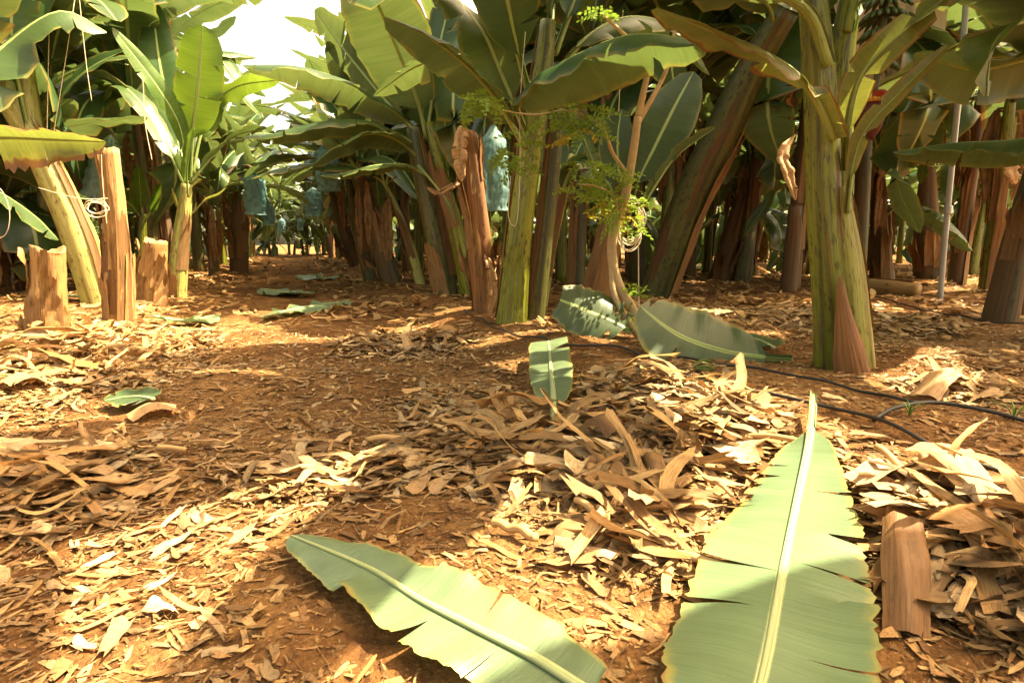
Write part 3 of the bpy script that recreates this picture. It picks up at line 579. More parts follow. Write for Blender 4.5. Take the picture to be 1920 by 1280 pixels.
o, d = hero("banana_plant", "young banana plant with one glowing upright leaf beside the short stump", "banana plant", 330, 556, r=.7)
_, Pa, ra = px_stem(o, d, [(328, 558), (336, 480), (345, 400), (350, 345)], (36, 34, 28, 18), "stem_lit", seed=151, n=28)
make_flap(o, Pa, ra, .0, .35, -1.4, .9, seed=152, mat="sheath", peak=.2, flare=.4); make_flap(o, Pa, ra, .3, .75, -2.6, .6, seed=153, mat="sheath"); make_flap(o, Pa, ra, .1, .6, -.4, .5, seed=154)
lf(o, d, [(356, 340, 0), (362, 245, 0), (370, 180, -.05), (376, 110, -.1), (379, 48, -.15)], .78, (-.1, -1, .05), seed=155, tears=2, pet=.30, fold=.12, curl=-.1, ripple=.05, mat="leaf_young", blunt=.36, ribr=.02)
lf(o, d, [(350, 330, 0), (338, 240, -.1), (300, 170, -.3), (255, 110, -.5), (210, 52, -.7)], .34, (.7, -.8, .5), seed=156, tears=1, pet=.2, fold=.2, mat="leaf_young", ribr=.018)
lf(o, d, [(360, 330, .1), (378, 245, .2), (405, 190, .4), (450, 160, .7), (525, 150, 1.0)], .62, (-.2, .4, 1), seed=157, tears=1, pet=.24, mat="leaf_young", fold=-.1)
lf(o, d, [(352, 370, -.1), (350, 320, -.2), (357, 275, -.25), (364, 240, -.3)], .22, (-.7, -.7, 0), seed=158, tears=0, pet=.2, fold=.7, mat="leaf_young", ribr=.012)
lf(o, d, [(348, 350, 0), (310, 270, .2), (270, 200, .3), (225, 160, .5), (195, 190, .6)], .4, (.2, -.3, 1), seed=159, tears=3, pet=.2)
lf(o, d, [(360, 400, 0), (385, 375, -.2), (410, 365, -.3), (425, 352, -.4)], .07, (0, 0, 1), seed=160, tears=0, pet=.4, mat="leaf_old", fold=.6, ribr=.012)
lf(o, d, [(342, 420, 0), (332, 385, -.1), (326, 365, -.15), (322, 352, -.2)], .05, (0, -1, .1), seed=161, tears=0, pet=.4, mat="leaf_old", ribr=.010)
lf(o, d, [(355, 345, .05), (400, 290, .2), (440, 255, .5), (500, 240, .8)], .5, (-.1, .2, 1), seed=162, tears=2, pet=.2)
lf(o, d, [(352, 350, .1), (330, 250, .5), (300, 120, .9), (285, 0, 1.2)], .62, (.3, -1, .1), seed=163, tears=2, pet=.2, fold=.2, mat="leaf")

o, d = hero("banana_sucker", "knee-high sucker with small round leaves behind the short stump", "banana plant", 265, 540, r=.4)
_, Pa, ra = px_stem(o, d, [(265, 540), (266, 470), (268, 400)], (22, 20, 12), "stem", seed=171)
for k, (a, b, c, e) in enumerate([(262, 310, 30, 0), (305, 330, 26, 1), (235, 345, 22, 2)]):
    lf(o, d, [(268, 420, 0), ((268 + a) / 2, 390, -.05), (a, b + 30, -.1), (a + (a - 268) * .3, b, -.12)], .30, (-.2, -1, .2), seed=172 + k, tears=0, pet=.28, fold=.3, mat="leaf_young", ribr=.014)

# trunks along the right side of the track, nearer than the rows behind
def trunk_plant(label, px, py, pts, widths, mat, seed, dd=None, leaves=9, toward=None, name="banana_plant", flaps=1, leafmat="leaf_far", Lr=(2.0, 2.7)):
    rg = np.random.default_rng(seed); o, d = hero(name, label, "banana plant", px, py)
    _, P, rad = px_stem(o, d, pts, [w * .80 for w in widths], mat, seed=seed, dd=dd, n=26, nr=22, ridge=.10)
    dr_ = norm(P[-1] - P[-2]); P = P + [P[-1] + dr_ * .30]; rad = list(rad) + [rad[-1] * .55]
    old = [c for c in o.children][0]; bpy.data.objects.remove(old); make_stem(o, P, rad, mat, seed=seed, n=28, nr=22, ridge=.10)
    for i in range(5): t0 = rg.uniform(0, .55); make_flap(o, P, rad, t0, min(.97, t0 + rg.uniform(.2, .45)), -3.0 + i * .65 + rg.normal(0, .2), rg.uniform(.18, .5), seed=seed + i, flare=rg.uniform(.2, 1.1), peak=.2)
    top = P[-1]; dr = norm(P[-1] - P[-2])
    for i in range(leaves):
        a = (toward if toward is not None else rg.uniform(0, 6.28)) + i * 2.4; el = 1.35 - 1.2 * i / max(1, leaves - 1); Ln = rg.uniform(*Lr)
        h = np.array([math.cos(a), math.sin(a), 0]); p = [top - dr * .25, top + dr * .1 + h * .05]; q = p[-1].copy(); e = el
        for s_ in range(4): q = q + Ln / 4 * (h * math.cos(e) + np.array([0, 0, math.sin(e)])); p.append(q.copy()); e -= rg.uniform(.14, .38)
        make_leaf(o, p, rg.uniform(.58, .74), (0, 0, 1) if el < 1 else tuple(-h + np.array([0, 0, .6])), mat=leafmat, n=20, kv=4, seed=seed * 13 + i, tears=int(rg.integers(2, 6)), fold=rg.uniform(-.2, .3), curl=rg.uniform(-.5, -.1), pet=.2, ribr=.028, petw=.11)
    for i in range(2):
        a = rg.uniform(0, 6.28); h = np.array([math.cos(a), math.sin(a), 0]); bb = top - dr * rg.uniform(.1, .4); make_dry(o, [bb, bb + h * .16 + [0, 0, .02], bb + h * .2 - [0, 0, .4], bb + h * .17 - [0, 0, rg.uniform(.8, 1.3)]], .2, seed + i, 'sheath')
    return o, d, P, rad
trunk_plant("slim sunlit yellow trunk right beside the broad-leaved dark plant", 782, 533, [(790, 533), (762, 440), (738, 378)], (24, 24, 18), "stem_lit", 181, leaves=8, toward=2.0)
trunk_plant("brown tilted trunk next in line up the track after the slim yellow one", 735, 529, [(737, 530), (708, 440), (682, 352)], (46, 44, 32), "stem_brown", 191, leaves=10, toward=2.6)
trunk_plant("olive trunk with one long brown sheath, third up the track from the dark plant", 695, 524, [(697, 526), (672, 430), (655, 345)], (30, 30, 22), "stem_olive", 201, leaves=9, toward=2.2)
trunk_plant("leaning brown trunk whose base meets a cut stump by the track", 668, 500, [(672, 501), (645, 430), (625, 370)], (30, 30, 22), "stem_brown", 211, leaves=10, toward=2.4)
# left side of the track
trunk_plant("dark green trunk in the shade beyond the young plant", 402, 520, [(402, 521), (398, 450), (395, 390)], (26, 24, 16), "stem_olive", 221, leaves=10, toward=.5)
trunk_plant("thick red-brown trunk catching one sun fleck beside the track", 446, 512, [(448, 513), (447, 440), (445, 380)], (40, 40, 30), "stem_brown", 231, leaves=10, toward=.2)
trunk_plant("leaning dark trunk with yellow-green side at the picture edge behind the stumps", 35, 530, [(38, 532), (22, 470), (-5, 420)], (46, 40, 32), "stem_olive", 241, leaves=8, toward=1.6)
# right of the grove
trunk_plant("brown trunk leaning away under a bare dry cap, left of a forked pair", 1350, 528, [(1345, 530), (1372, 440), (1402, 330)], (46, 44, 30), "stem_brown", 251, leaves=9, toward=1.2)
trunk_plant("dark upright trunk of the forked pair behind the leaning trunk", 1392, 526, [(1388, 528), (1404, 420), (1418, 300), (1425, 250)], (46, 40, 34, 24), "stem_olive", 261, leaves=11, toward=.3)
trunk_plant("short leaning trunk with a drooping leaf just left of the stout two-stemmed plant", 1485, 530, [(1478, 531), (1500, 460), (1522, 390)], (40, 40, 26), "stem_olive", 271, leaves=8, toward=2.8, Lr=(.9, 1.3))
trunk_plant("dark straight trunk bearing a small dark bunch, right of the stout plant", 1655, 528, [(1655, 529), (1650, 420), (1648, 320)], (50, 44, 34), "stem_brown", 281, leaves=11, toward=.4)
o = [q for q in COL.objects if "bearing a small dark bunch" in str(q.get("label", ""))][0]; d = float(o.location[1])
lf(o, d, [(1652, 410, 0), (1690, 384, -.3), (1745, 392, -.6), (1790, 425, -.8), (1824, 470, -.9)], .62, (.3, .2, 1), seed=285, tears=4, pet=.2, fold=-.4, curl=-.5)
lf(o, d, [(1650, 330, 0), (1625, 300, -.2), (1600, 305, -.4), (1565, 345, -.5)], .6, (-.3, .1, 1), seed=286, tears=3, pet=.12, fold=-.2)
lf(o, d, [(1655, 330, 0), (1690, 300, .2), (1730, 295, .3), (1770, 310, .4)], .6, (.1, -.1, 1), seed=287, tears=3, pet=.12, fold=-.2)
trunk_plant("dark stocky trunk between the bunch-bearing trunk and the metal pole", 1742, 520, [(1742, 521), (1738, 430), (1740, 320)], (62, 56, 40), "stem_brown", 291, leaves=11, toward=1.0)
trunk_plant("slender trunk beyond the metal pole carrying an orange-tipped flower bud", 1848, 505, [(1848, 506), (1842, 420), (1838, 320)], (40, 36, 26), "stem_olive", 301, leaves=10, toward=.8)
o, d, Pq, rq = trunk_plant("very dark trunk leaning out at the edge of the grove, base wrapped in brown strips", 1888, 602, [(1872, 606), (1905, 470), (1945, 320), (1975, 200)], (78, 66, 56, 40), "stem_brown", 311, leaves=10, toward=2.2, flaps=3, leafmat="leaf")

# long leaves in the upper right, each on the plant it grows from
o, d = hero("banana_plant", "shaded plant outside the frame edge whose wide leaves hang over the metal pole", "banana plant", 2080, 640, r=1.0)
_, Pa, ra = px_stem(o, d, [(2080, 640), (2070, 400), (2060, 150)], (90, 80, 50), "stem_olive", seed=321)
lf(o, d, [(2060, 160, 0), (2010, 120, -.1), (1930, 110, -.2), (1830, 130, -.2), (1715, 100, -.1)], .56, (0, .55, .9), seed=322, tears=2, pet=.1, fold=-.3, curl=-.5)
lf(o, d, [(2060, 180, 0), (2000, 240, .6), (1900, 262, 1.0), (1790, 268, 1.3), (1675, 285, 1.5)], .62, (0, .2, 1), seed=323, tears=7, pet=.1, fold=-.45, curl=-.4)
lf(o, d, [(2060, 140, 0), (1990, 40, -.4), (1900, -20, -.8), (1800, -10, -1.2), (1720, 40, -1.4)], .62, (0, .3, 1), seed=324, tears=3)
lf(o, d, [(2060, 140, 0), (2020, -10, -.5), (1930, -80, -1.0), (1800, -80, -1.6)], .65, (0, 0, 1), seed=325, tears=2)
lf(o, d, [(2050, 180, 0), (1960, 90, .7), (1880, 60, 1.4), (1800, 110, 2.0)], .6, (0, 0, 1), seed=326, tears=5)
lf(o, d, [(2060, 120, -.1), (1990, 60, -.6), (1915, 40, -1.0), (1860, 90, -1.2), (1850, 180, -1.2)], .6, (-.2, .2, 1), seed=327, tears=2)

# ------------------------------------------------------------------ the rest of the grove, row by row
def in_view(x, y, pad=250):
    q = [proj((x, y, z)) for z in (0.1, 2.6)]
    return all(p is not None for p in q) and any(-pad < p[0] < 1920 + pad for p in q)
RND = random.Random(5)
ROWS = [(2.6, 12.5, 44, 1.9), (-2.15, 12.4, 44, 1.8), (.9, 45, 47, 3), (-.9, 46, 48, 3), (0.1, 49, 50, 3), (4.7, 8.6, 34, 2.0), (7.2, 10.4, 32, 2.9), (9.8, 11.5, 30, 2.9), (12.4, 11.5, 28, 3.0), (15.2, 10.0, 27, 3.0), (18.4, 8.0, 26, 2.4), (22.0, 7.0, 25, 2.6), (26.0, 6.0, 24, 2.8),
        (-4.4, 6.0, 30, 1.6), (-6.6, 5.0, 28, 1.7), (-9.2, 5.0, 26, 2.0), (-12.0, 6.0, 24, 2.2), (-15.0, 7.0, 24, 2.6)]
npl = 0
for i, (s, t) in enumerate([(4.0, 8.3), (5.7, 8.6), (7.4, 7.6), (3.5, 9.9), (6.4, 10.6), (9.0, 7.8), (10.4, 6.6), (8.2, 11.4), (5.0, 11.0), (-5.0, 10.4), (-5.8, 8.6), (-3.6, 11.6), (3.6, 12.0), (9.6, 12.6), (12.0, 8.2)]):
    x, y = xy(s, t)
    if all((x - a) ** 2 + (y - b) ** 2 > .5 for a, b, r in HERO_XY):
        place_proto((0, 3, 1, 6, 4)[i % 5], x, y, i * 1.9, 1.28 + .04 * (i % 4), "tall banana plant crowded behind the nearest plants " + ("right" if s > 0 else "left") + " of the track", "tall plants behind the near ones, " + ("right" if s > 0 else "left")); HERO_XY.append((x, y, .5))
for s0, t0, t1, dt in ROWS:
    t = t0; kk = 0
    while t < t1:
        s = s0 + RND.gauss(0, .22); tt = t + RND.gauss(0, .25); x, y = xy(s, tt)
        if y > 1.0 and in_view(x, y) and all((x - a) ** 2 + (y - b) ** 2 > (r + .15) ** 2 for a, b, r in HERO_XY):
            if abs(s0) < 3: lab = "banana plant lining the track farther along, on its %s side" % ("right" if s0 > 0 else "left"); grp = "far banana plants lining the track"
            elif s0 > 0: lab = "banana plant deep in the shaded grove to the right of the track"; grp = "banana plants deep in the right grove"
            else: lab = "banana plant crowded into the grove to the left of the track"; grp = "banana plants in the left grove"
            if abs(s0) < 3: grp = grp + (" on the right" if s0 > 0 else " on the left")
            place_proto(RND.randrange(8) if abs(s0) > 3 else RND.choice((0, 1, 3, 4, 6)), x, y, RND.uniform(0, 6.28), (RND.uniform(1.1, 1.5) if abs(s0) > 3 else RND.uniform(1.12, 1.38)), lab, grp); npl += 1
        t += dt; kk += 1
# unseen plants and leaves added to shade the foreground, gaps left for sun flecks
FLECKS = [(G(a, b), r) for a, b, r in [(1230, 740, .42), (1370, 800, .28), (1150, 800, .2), (1110, 1085, .15), (920, 1185, .13), (400, 1000, .15), (310, 1130, .14), (540, 640, .3), (1035, 735, .14), (1540, 960, .15), (600, 585, .5), (760, 610, .3), (50, 730, .2), (330, 600, .15), (1750, 700, .25), (1880, 930, .15)]]
FLECKS += [(V(150, 450, 6.9), .3), (V(70, 290, 6.9), .3), (V(222, 400, 5.8), .22), (V(340, 450, 8.0), .3), (V(375, 140, 8.0), .35), (V(1605, 450, 3.8), .12), (V(1600, 600, 3.8), .12)]
def roof_plan(tops, seed, ncand=8000, per=16):
    """choose crown leaves out of the camera's sight that together shade the near ground yet leave the sun flecks open"""
    rg = np.random.default_rng(seed); cand = []; fc = np.array([c for c, r in FLECKS]); fr = np.array([r for c, r in FLECKS])
    gx, gy = np.meshgrid(np.arange(-3.2, 7.4, .17), np.arange(.9, 9.6, .17)); cell = np.stack([gx.ravel(), gy.ravel()], 1)
    low = fc[:, 2] < .5; need = np.all(np.hypot(cell[:, None, 0] - fc[None, low, 0], cell[:, None, 1] - fc[None, low, 1]) > fr[None, low], 1) & (np.abs(cell[:, 0]) < .95 * cell[:, 1] + .3)
    for _ in range(ncand):
        ti = int(rg.integers(len(tops))); top = tops[ti][0]; a = rg.uniform(0, 6.28); el = rg.uniform(-.1, 1.25); Ln = rg.uniform(1.3, 2.9); h = np.array([math.cos(a), math.sin(a), 0]); p = [top - [0, 0, .2], top + h * .06 + [0, 0, .1]]; q = p[-1].copy(); e = el
        for s_ in range(4): q = q + Ln / 4 * (h * math.cos(e) + np.array([0, 0, math.sin(e)])); p.append(q.copy()); e -= rg.uniform(.12, .38)
        wd = rg.uniform(.45, .78); C, L = spline(p, 20); T, N, B = frames(C, (0, 0, 1)); mid = C[5:]; sm = np.vstack([C[3:], C[6:-1] + B[6:-1] * wd * .42, C[6:-1] - B[6:-1] * wd * .42])
        if any((lambda t: t is not None and -40 < t[0] < 1960 and -10 < t[1] < 1300)(proj(q)) for q in sm): continue
        if np.min(sm[:, 2]) < 1.2: continue
        k = (sm[:, 2:3] - fc[None, :, 2]) / TO_SUN[2]; dd = np.hypot(sm[:, 0:1] - TO_SUN[0] * k - fc[None, :, 0], sm[:, 1:2] - TO_SUN[1] * k - fc[None, :, 1])
        if np.any((k > .2) & (dd < fr[None])): continue
        g = sm[:, :2] - TO_SUN[None, :2] * ((sm[:, 2:3] - .08) / TO_SUN[2]); cov = (np.min(np.hypot(cell[:, None, 0] - g[None, :, 0], cell[:, None, 1] - g[None, :, 1]), 1) < .14) & need
        if cov.any(): cand.append((ti, p, wd, cov))
    cnt = [0] * len(tops); chosen = []; left = need.copy()
    while len(chosen) < per * len(tops):
        best, bs = None, 5
        for c in cand:
            if cnt[c[0]] < per and not any(c is x for x in chosen):
                s_ = int((c[3] & left).sum())
                if s_ > bs: best, bs = c, s_
        if best is None: break
        chosen.append(best); cnt[best[0]] += 1; left &= ~best[3]
    for i, (ti, p, wd, _) in enumerate(chosen):
        o = tops[ti][1]; v, f, uv, _, _ = leaf_data(p, wd, (0, 0, 1), n=22, kv=4, fold=rg.uniform(-.1, .25), curl=rg.uniform(-.3, -.05), tears=int(rg.integers(0, 4)), gap=.02, ripple=.10, pet=.16, seed=seed * 50 + i); mesh_obj("leaf", v - origin(o), f, M["leaf"], o, uv)  # out-of-sight leaf added for the shade it casts
    print("ROOF", len(cand), len(chosen), int(need.sum()), int(left.sum()), cnt)
TOPS = []
for i, (x, y, H) in enumerate([(2.3, .7, 2.9), (3.7, 1.9, 3.1), (4.9, 3.3, 2.9), (-2.3, .4, 2.8), (2.6, -1.0, 3.0), (4.4, .2, 3.3), (5.4, 5.0, 3.2), (.9, -.6, 2.7), (1.5, .3, 3.4)]):
    b = np.array([x, y, float(gz(x, y))]); o = thing("banana_plant", "unseen banana plant added beside the camera to shade the near ground", "banana plant", b, "unseen shade plants added beside the camera"); make_stem(o, [b - [0, 0, .1], b + [.05, .05, H * .5], b + [.1, 0, H]], (.16, .14, .12, .06), "stem_olive", n=14, nr=16, seed=900 + i); TOPS.append((b + np.array([.1, 0, H]), o))
for i, (lab, px, py, dy) in enumerate([("twin-stemmed", 1028, 20, 0), ("stout two", 1520, -50, 0), ("with one broad upright", 790, 235, 0), ("thick trunk leaning", 1475, 10, -1.1)]):
    o = [q for q in COL.objects if q.parent is None and lab in str(q.get("label", ""))][0]; TOPS.append((V(px, py, float(o.location[1]) + dy) - np.array([0, 0, 0.0]), o))
roof_plan(TOPS, 941)
for k in range(8):
    if not USED[k]:
        for ch in list(PROTOS[k].children_recursive): bpy.data.objects.remove(ch)
        bpy.data.objects.remove(PROTOS[k])
# the far grove closing the view: one mass of leaves
def far_mass():
    rg = np.random.default_rng(77); vs, fs, uvs = [], [], []; b = 0
    for _ in range(3200):
        x = rg.uniform(-48, 52); y = rg.uniform(38, 48); z = rg.uniform(0.2, 4.2); s, t = st(x, y)
        if abs(s) < 0.8 and z < 1.3 and y < 45: continue
        a = rg.uniform(0, 6.28); L = rg.uniform(1.2, 2.2); w = rg.uniform(.2, .33); h = np.array([math.cos(a), math.sin(a), 0]); sd = np.array([-h[1], h[0], 0]); e = rg.uniform(-.6, 1.2); p = np.array([x, y, z])
        for i in range(5):
            q = i / 4; ww = w * math.sin(math.pi * min(1, .1 + .9 * q) ** .8) + .02
            vs += [p - sd * ww + [0, 0, -.1 * q], p, p + sd * ww + [0, 0, -.1 * q]]; uvs += [(q, 0.05), (q, .5), (q, .95)]
            p = p + L / 4 * (h * math.cos(e) + np.array([0, 0, math.sin(e)])); e -= .35
        for i in range(4):
            for j in range(2): k = b + i * 3 + j; fs.append((k, k + 1, k + 4, k + 3))
        b += 15
    o = mesh_obj("far_foliage", np.array(vs), fs, M["leaf_far"], None, np.array(uvs)); o["kind"] = "stuff"; o["label"] = "far mass of banana leaves closing the view"
far_mass()

# pale net cloth above the grove at right
def cloth(name, label, pts, nu, nv, amp, mat):
    a, b, c, e = [np.array(p) for p in pts]; vs, uvs = [], []
    nrm = norm(np.cross(b - a, c - a))
    for i in range(nu):
        for j in range(nv):
            u, v = i / (nu - 1), j / (nv - 1); p = (a * (1 - u) + b * u) * (1 - v) + (c * (1 - u) + e * u) * v
            p = p + nrm * amp * (math.sin(u * 40 + 3 * math.sin(v * 5)) + .6 * math.sin(u * 91 + v * 3)) + np.array([0, 0, -.35 * math.sin(math.pi * u) * math.sin(math.pi * v)]); vs.append(p); uvs.append((u, v))
    f = [(i * nv + j, (i + 1) * nv + j, (i + 1) * nv + j + 1, i * nv + j + 1) for i in range(nu - 1) for j in range(nv - 1)]
    return tag(mesh_obj(name, np.array(vs), f, mat, None, np.array(uvs)), label, "shade cloth")
cloth("shade_cloth", "pale pinkish shade cloth hanging in folds behind the fruit bunch", [V(1572, 170, 9.0), V(1770, 175, 9.6), V(1560, -70, 8.6), V(1780, -70, 9.2)], 90, 20, .03, M["net"])

# ------------------------------------------------------------------ fruit
def finger_strip(parent, name, c, axis, n, R0, L, curv, seed, mat, tilt=0.9):
    rg = np.random.default_rng(seed); vs, fs, uvs = [], [], []; rings = []
    ax = norm(np.array(axis, float)); e1 = norm(np.cross(ax, [0.3, 1, 0.2])); e2 = np.cross(ax, e1)
    for i in range(n):
        a = 2 * math.pi * i / n * .92 + rg.normal(0, .03); rd = e1 * math.cos(a) + e2 * math.sin(a)
        C = []
        for q in np.linspace(0, 1, 6):
            C.append(c + rd * (R0 + L * (q * math.cos(tilt * .3) )) - ax * (L * (0.35 * q - curv * q * q)))
        C = np.array(C); r = 0.019 * np.array([.55, .9, 1, 1, .8, .3]); v, f, uv = tube_data(C, r, 6, tuple(ax + .01))
        b = len(vs) and sum(len(x) for x in vs) or 0
        vs.append(v); fs += [tuple(k + b for k in q) for q in f]; uvs.append(uv); rings.append(b)
    for i in range(n - 1): a, b = rings[i], rings[i + 1]; fs.append((a, a + 3, b + 3, b))
    return mesh_obj(name, np.vstack(vs) - origin(parent), fs, M[mat], parent, np.vstack(uvs))
def bunch(label, top, ln, nh, R, d, bud=True, seed=0, nf=14):
    o = thing("banana_bunch", label, "banana bunch", top)
    tube("fruit_stalk", [top + [0, 0, .25], top, top - [0, 0, ln * .5], top - [.01, 0, ln]], (.028, .03, .026, .02), M["stem_olive"], o)
    for i in range(nh):
        q = (i + .3) / nh; finger_strip(o, "hand", top - np.array([0, 0, ln * .78 * q]), (rng.normal(0, .06), rng.normal(0, .06), -1), nf, .035, R * (1.0 - .35 * q), .75, seed + i, "fruit")
    if bud:
        b = top - np.array([.01, 0, ln]); C = [b, b - [0, 0, .05], b - [0, 0, .14], b - [0, 0, .24], b - [0, 0, .32]]
        tube("flower_bud", C, (.045, .075, .085, .06, .01), M["bud"], o, n=16, nr=16)
        for k in range(3):
            a = [2.6, .4, -1.4][k]; h = np.array([math.cos(a), math.sin(a), 0]); vs, uvs = [], []
            sd = np.array([-h[1], h[0], 0])
            for i in range(9):
                for j in range(7):
                    q, w = i / 8, j / 6 * 2 - 1; wd = .085 * math.sin(math.pi * (.12 + .8 * q)) ; ang = q * 2.3
                    vs.append(b - [0, 0, .02] + h * (.045 + .11 * math.sin(ang * .7) - .03 * w * w) + np.array([0, 0, .0 + .10 * q - .05 * q * q - .03 * (1 - w * w)]) + sd * w * wd); uvs.append((q, w))
            mesh_obj("bract", np.array(vs) - origin(o), [(i * 7 + j, i * 7 + j + 1, i * 7 + 8 + j, i * 7 + 7 + j) for i in range(8) for j in range(6)], M["bract"], o, np.array(uvs))
        finger_strip(o, "blossom", b - np.array([0, 0, .03]), (0, 0, -1), 16, .04, .06, .1, seed + 99, "blossom")
    return o
dB = 5.0
bunch("hanging unripe banana bunch ending in a red flower bud, before the pale cloth", V(1660, -10, dB), 0.74, 5, .165, dB, True, 500, 18)
bunch("small dark banana bunch on the trunk right of the stout plant", V(1690, 325, 12.0), .75, 6, .14, 12.0, False, 540)
def bag(label, px0, py0, px1, py1, w, d, seed, grp="blue bags tied over banana bunches"):
    rg = np.random.default_rng(seed); a, b = V(px0, py0, d), V(px1, py1, d); n, nr = 30, 36
    o = thing("bunch_bag", label, "fruit bag", a, grp); C = np.linspace(a, b, n); q = np.linspace(0, 1, n)
    r = pxm(w, d) / 2 * np.interp(q, [0, .06, .2, .5, .8, .93, 1], [.10, .30, .85, 1.0, .98, .86, .95]); th = np.linspace(0, 2 * math.pi, nr, endpoint=False)
    mod = 1 + .07 * np.sin(th * 7 + rg.uniform(0, 6) + 2 * np.sin(q * 6)[:, None]) + .05 * np.sin(th * 13 + q[:, None] * 9) + rg.normal(0, .045, (n, nr)) + .05 * np.sin(q * 40)[:, None] * np.sin(th * 2)[None]
    v, f, uv = tube_data(C, r, nr, (0.1, 1, 0), 1.0, False, mod); mesh_obj("bag", v - origin(o), f, M["bag"], o, uv)
    tube("fruit_stalk", [a + [-.25, .1, .12], a + [-.08, 0, .1], a, a - [0, 0, .2]], .028, M["stem_olive"], o)
    core = np.linspace(a - [0, 0, .1], b + [0, 0, .12], 14); rr = pxm(w, d) / 2 * .72 * (np.interp(np.linspace(0, 1, 14), [0, .2, .8, 1], [.4, .9, .8, .3])); mod2 = 1 + .18 * np.sin(th * 9)[None] * np.sin(np.linspace(0, 1, 14) * 30)[:, None]
    v, f, uv = tube_data(core, rr, nr, (0.1, 1, 0), 1.0, True, mod2); mesh_obj("fruit_bunch", v - origin(o), f, M["fruit"], o, uv)
    return o
bag("large pale-blue bag half hidden between the dead papery trunk and the centre plant", 925, 232, 925, 395, 52, 7.4, 1)
bag("blue-green bag hanging over the left edge of the track, lowest of the near ones", 476, 322, 480, 402, 38, 12.5, 2)
bag("long ribbed blue bag high on the right edge of the track", 610, 268, 617, 358, 44, 12.0, 3)
bag("blue bag lower and farther along, right of the track's middle", 588, 350, 588, 405, 31, 17.0, 4)
bag("greenish bag right behind the low one over the left track edge", 502, 378, 504, 422, 22, 18.5, 5)
bag("small turquoise bag hanging far down the track, left one of two", 528, 408, 529, 435, 13, 27.0, 6)
bag("small turquoise bag hanging far down the track, right one of two", 563, 408, 563, 432, 11, 28.0, 7)
bag("dim blue bag in the shade behind the tall tan stump", 212, 252, 176, 370, 44, 9.6, 8)

# ------------------------------------------------------------------ sapling with feathery leaves
def sapling():
    b = G(1215, 640); o = thing("sapling", "pale-barked sapling with feathery light-green leaf sprays and a curving bare stem", "sapling", b); d = float(b[1]) + .15
    rr = lambda w: pxm(w, d) / 2
    tr = tube("trunk", P3([(1225, 640, -.15), (1185, 580, -.05), (1155, 520, 0), (1148, 450, 0), (1172, 370, 0), (1188, 280, 0), (1196, 220, 0)], d), [rr(q) for q in (24, 21, 18, 18, 17, 15, 14)], M["bark"], o, n=40, nr=12)
    for pts, ws in (([(1196, 222, 0), (1205, 180, 0), (1216, 130, -.02), (1224, 85, -.04)], (13, 12, 9, 4)), ([(1214, 140, -.02), (1205, 105, -.05), (1170, 65, -.1), (1128, 27, -.15)], (10, 9, 7, 4)), ([(1192, 235, 0), (1225, 180, .05), (1250, 130, .1), (1262, 70, .1), (1270, 50, .1)], (12, 10, 8, 7, 5)),
                    ([(1240, 150, .08), (1248, 130, .05), (1250, 115, .05)], (6, 5, 3)), ([(1180, 330, 0), (1150, 290, -.1), (1130, 240, -.2), (1090, 215, -.25), (1050, 205, -.3)], (8, 7, 5, 4, 2)), ([(1160, 410, 0), (1150, 370, -.1), (1120, 350, -.2), (1080, 345, -.25)], (7, 5, 4, 2)),
                    ([(1205, 640, -.15), (1170, 590, -.1), (1150, 545, -.05), (1146, 500, 0)], (16, 14, 12, 10)), ([(1195, 640, -.05), (1230, 655, -.2), (1255, 665, -.3)], (14, 10, 6)), ([(1050, 207, -.3), (1000, 215, -.35), (935, 205, -.4), (905, 185, -.42)], (3, 3, 2, 1.5))):
        tube("branch", P3(pts, d), [rr(q) for q in ws], M["bark"], o, nr=8)
    rg = np.random.default_rng(9)
    def spray(cx, cy_, dd, rx, ry, n, mat, lsz=.031):
        vs, fs, uvs = [], [], []; k = 0
        for _ in range(n):
            a, r0 = rg.uniform(0, 6.28), math.sqrt(rg.uniform(0, 1)); p0 = V(cx + rx * r0 * math.cos(a), cy_ + ry * r0 * math.sin(a), d + dd + rg.normal(0, .12))
            h = norm(np.array([rg.normal(), rg.normal() * .7, -abs(rg.normal()) * .5 - .1])); sd = norm(np.cross(h, [0, .4, 1.0])); up = np.cross(sd, h)
            for i in range(6):
                c = p0 + h * i * .030
                for s in ((-1, 1) if i < 5 else (0,)):
                    l = lsz * rg.uniform(.7, 1.2); t = norm(sd * s + h * .5 + up * rg.normal(0, .35)) if s else h; w = norm(np.cross(t, up + sd * .2)) * l * .45
                    vs += [c, c + t * l * .6 - w, c + t * l * 1.35, c + t * l * .6 + w]; fs.append((k, k + 1, k + 2, k + 3)); uvs += [(0, .5), (.5, 0), (1, .5), (.5, 1)]; k += 4
                if i < 5: e = .0012; vs += [c - up * e, c + up * e, c + h * .03 + up * e, c + h * .03 - up * e]; fs.append((k, k + 1, k + 2, k + 3)); uvs += [(0, 0)] * 4; k += 4
        mesh_obj("foliage", np.array(vs) - origin(o), fs, M[mat], o, np.array(uvs), False)
    spray(1120, 335, -.15, 55, 45, 46, "pinnate"); spray(1185, 395, -.1, 50, 45, 28, "pinnate"); spray(1075, 225, -.25, 62, 34, 38, "pinnate"); spray(905, 190, -.4, 38, 22, 24, "pinnate"); spray(965, 280, -.35, 34, 40, 24, "pinnate")
    spray(1070, 250, -.25, 30, 25, 7, "pinnate_y"); spray(1150, 400, -.12, 55, 30, 13, "pinnate_y"); spray(1180, 560, -.05, 14, 40, 10, "pinnate"); spray(1128, 22, -.15, 25, 10, 8, "pinnate")
    return o
sapling()

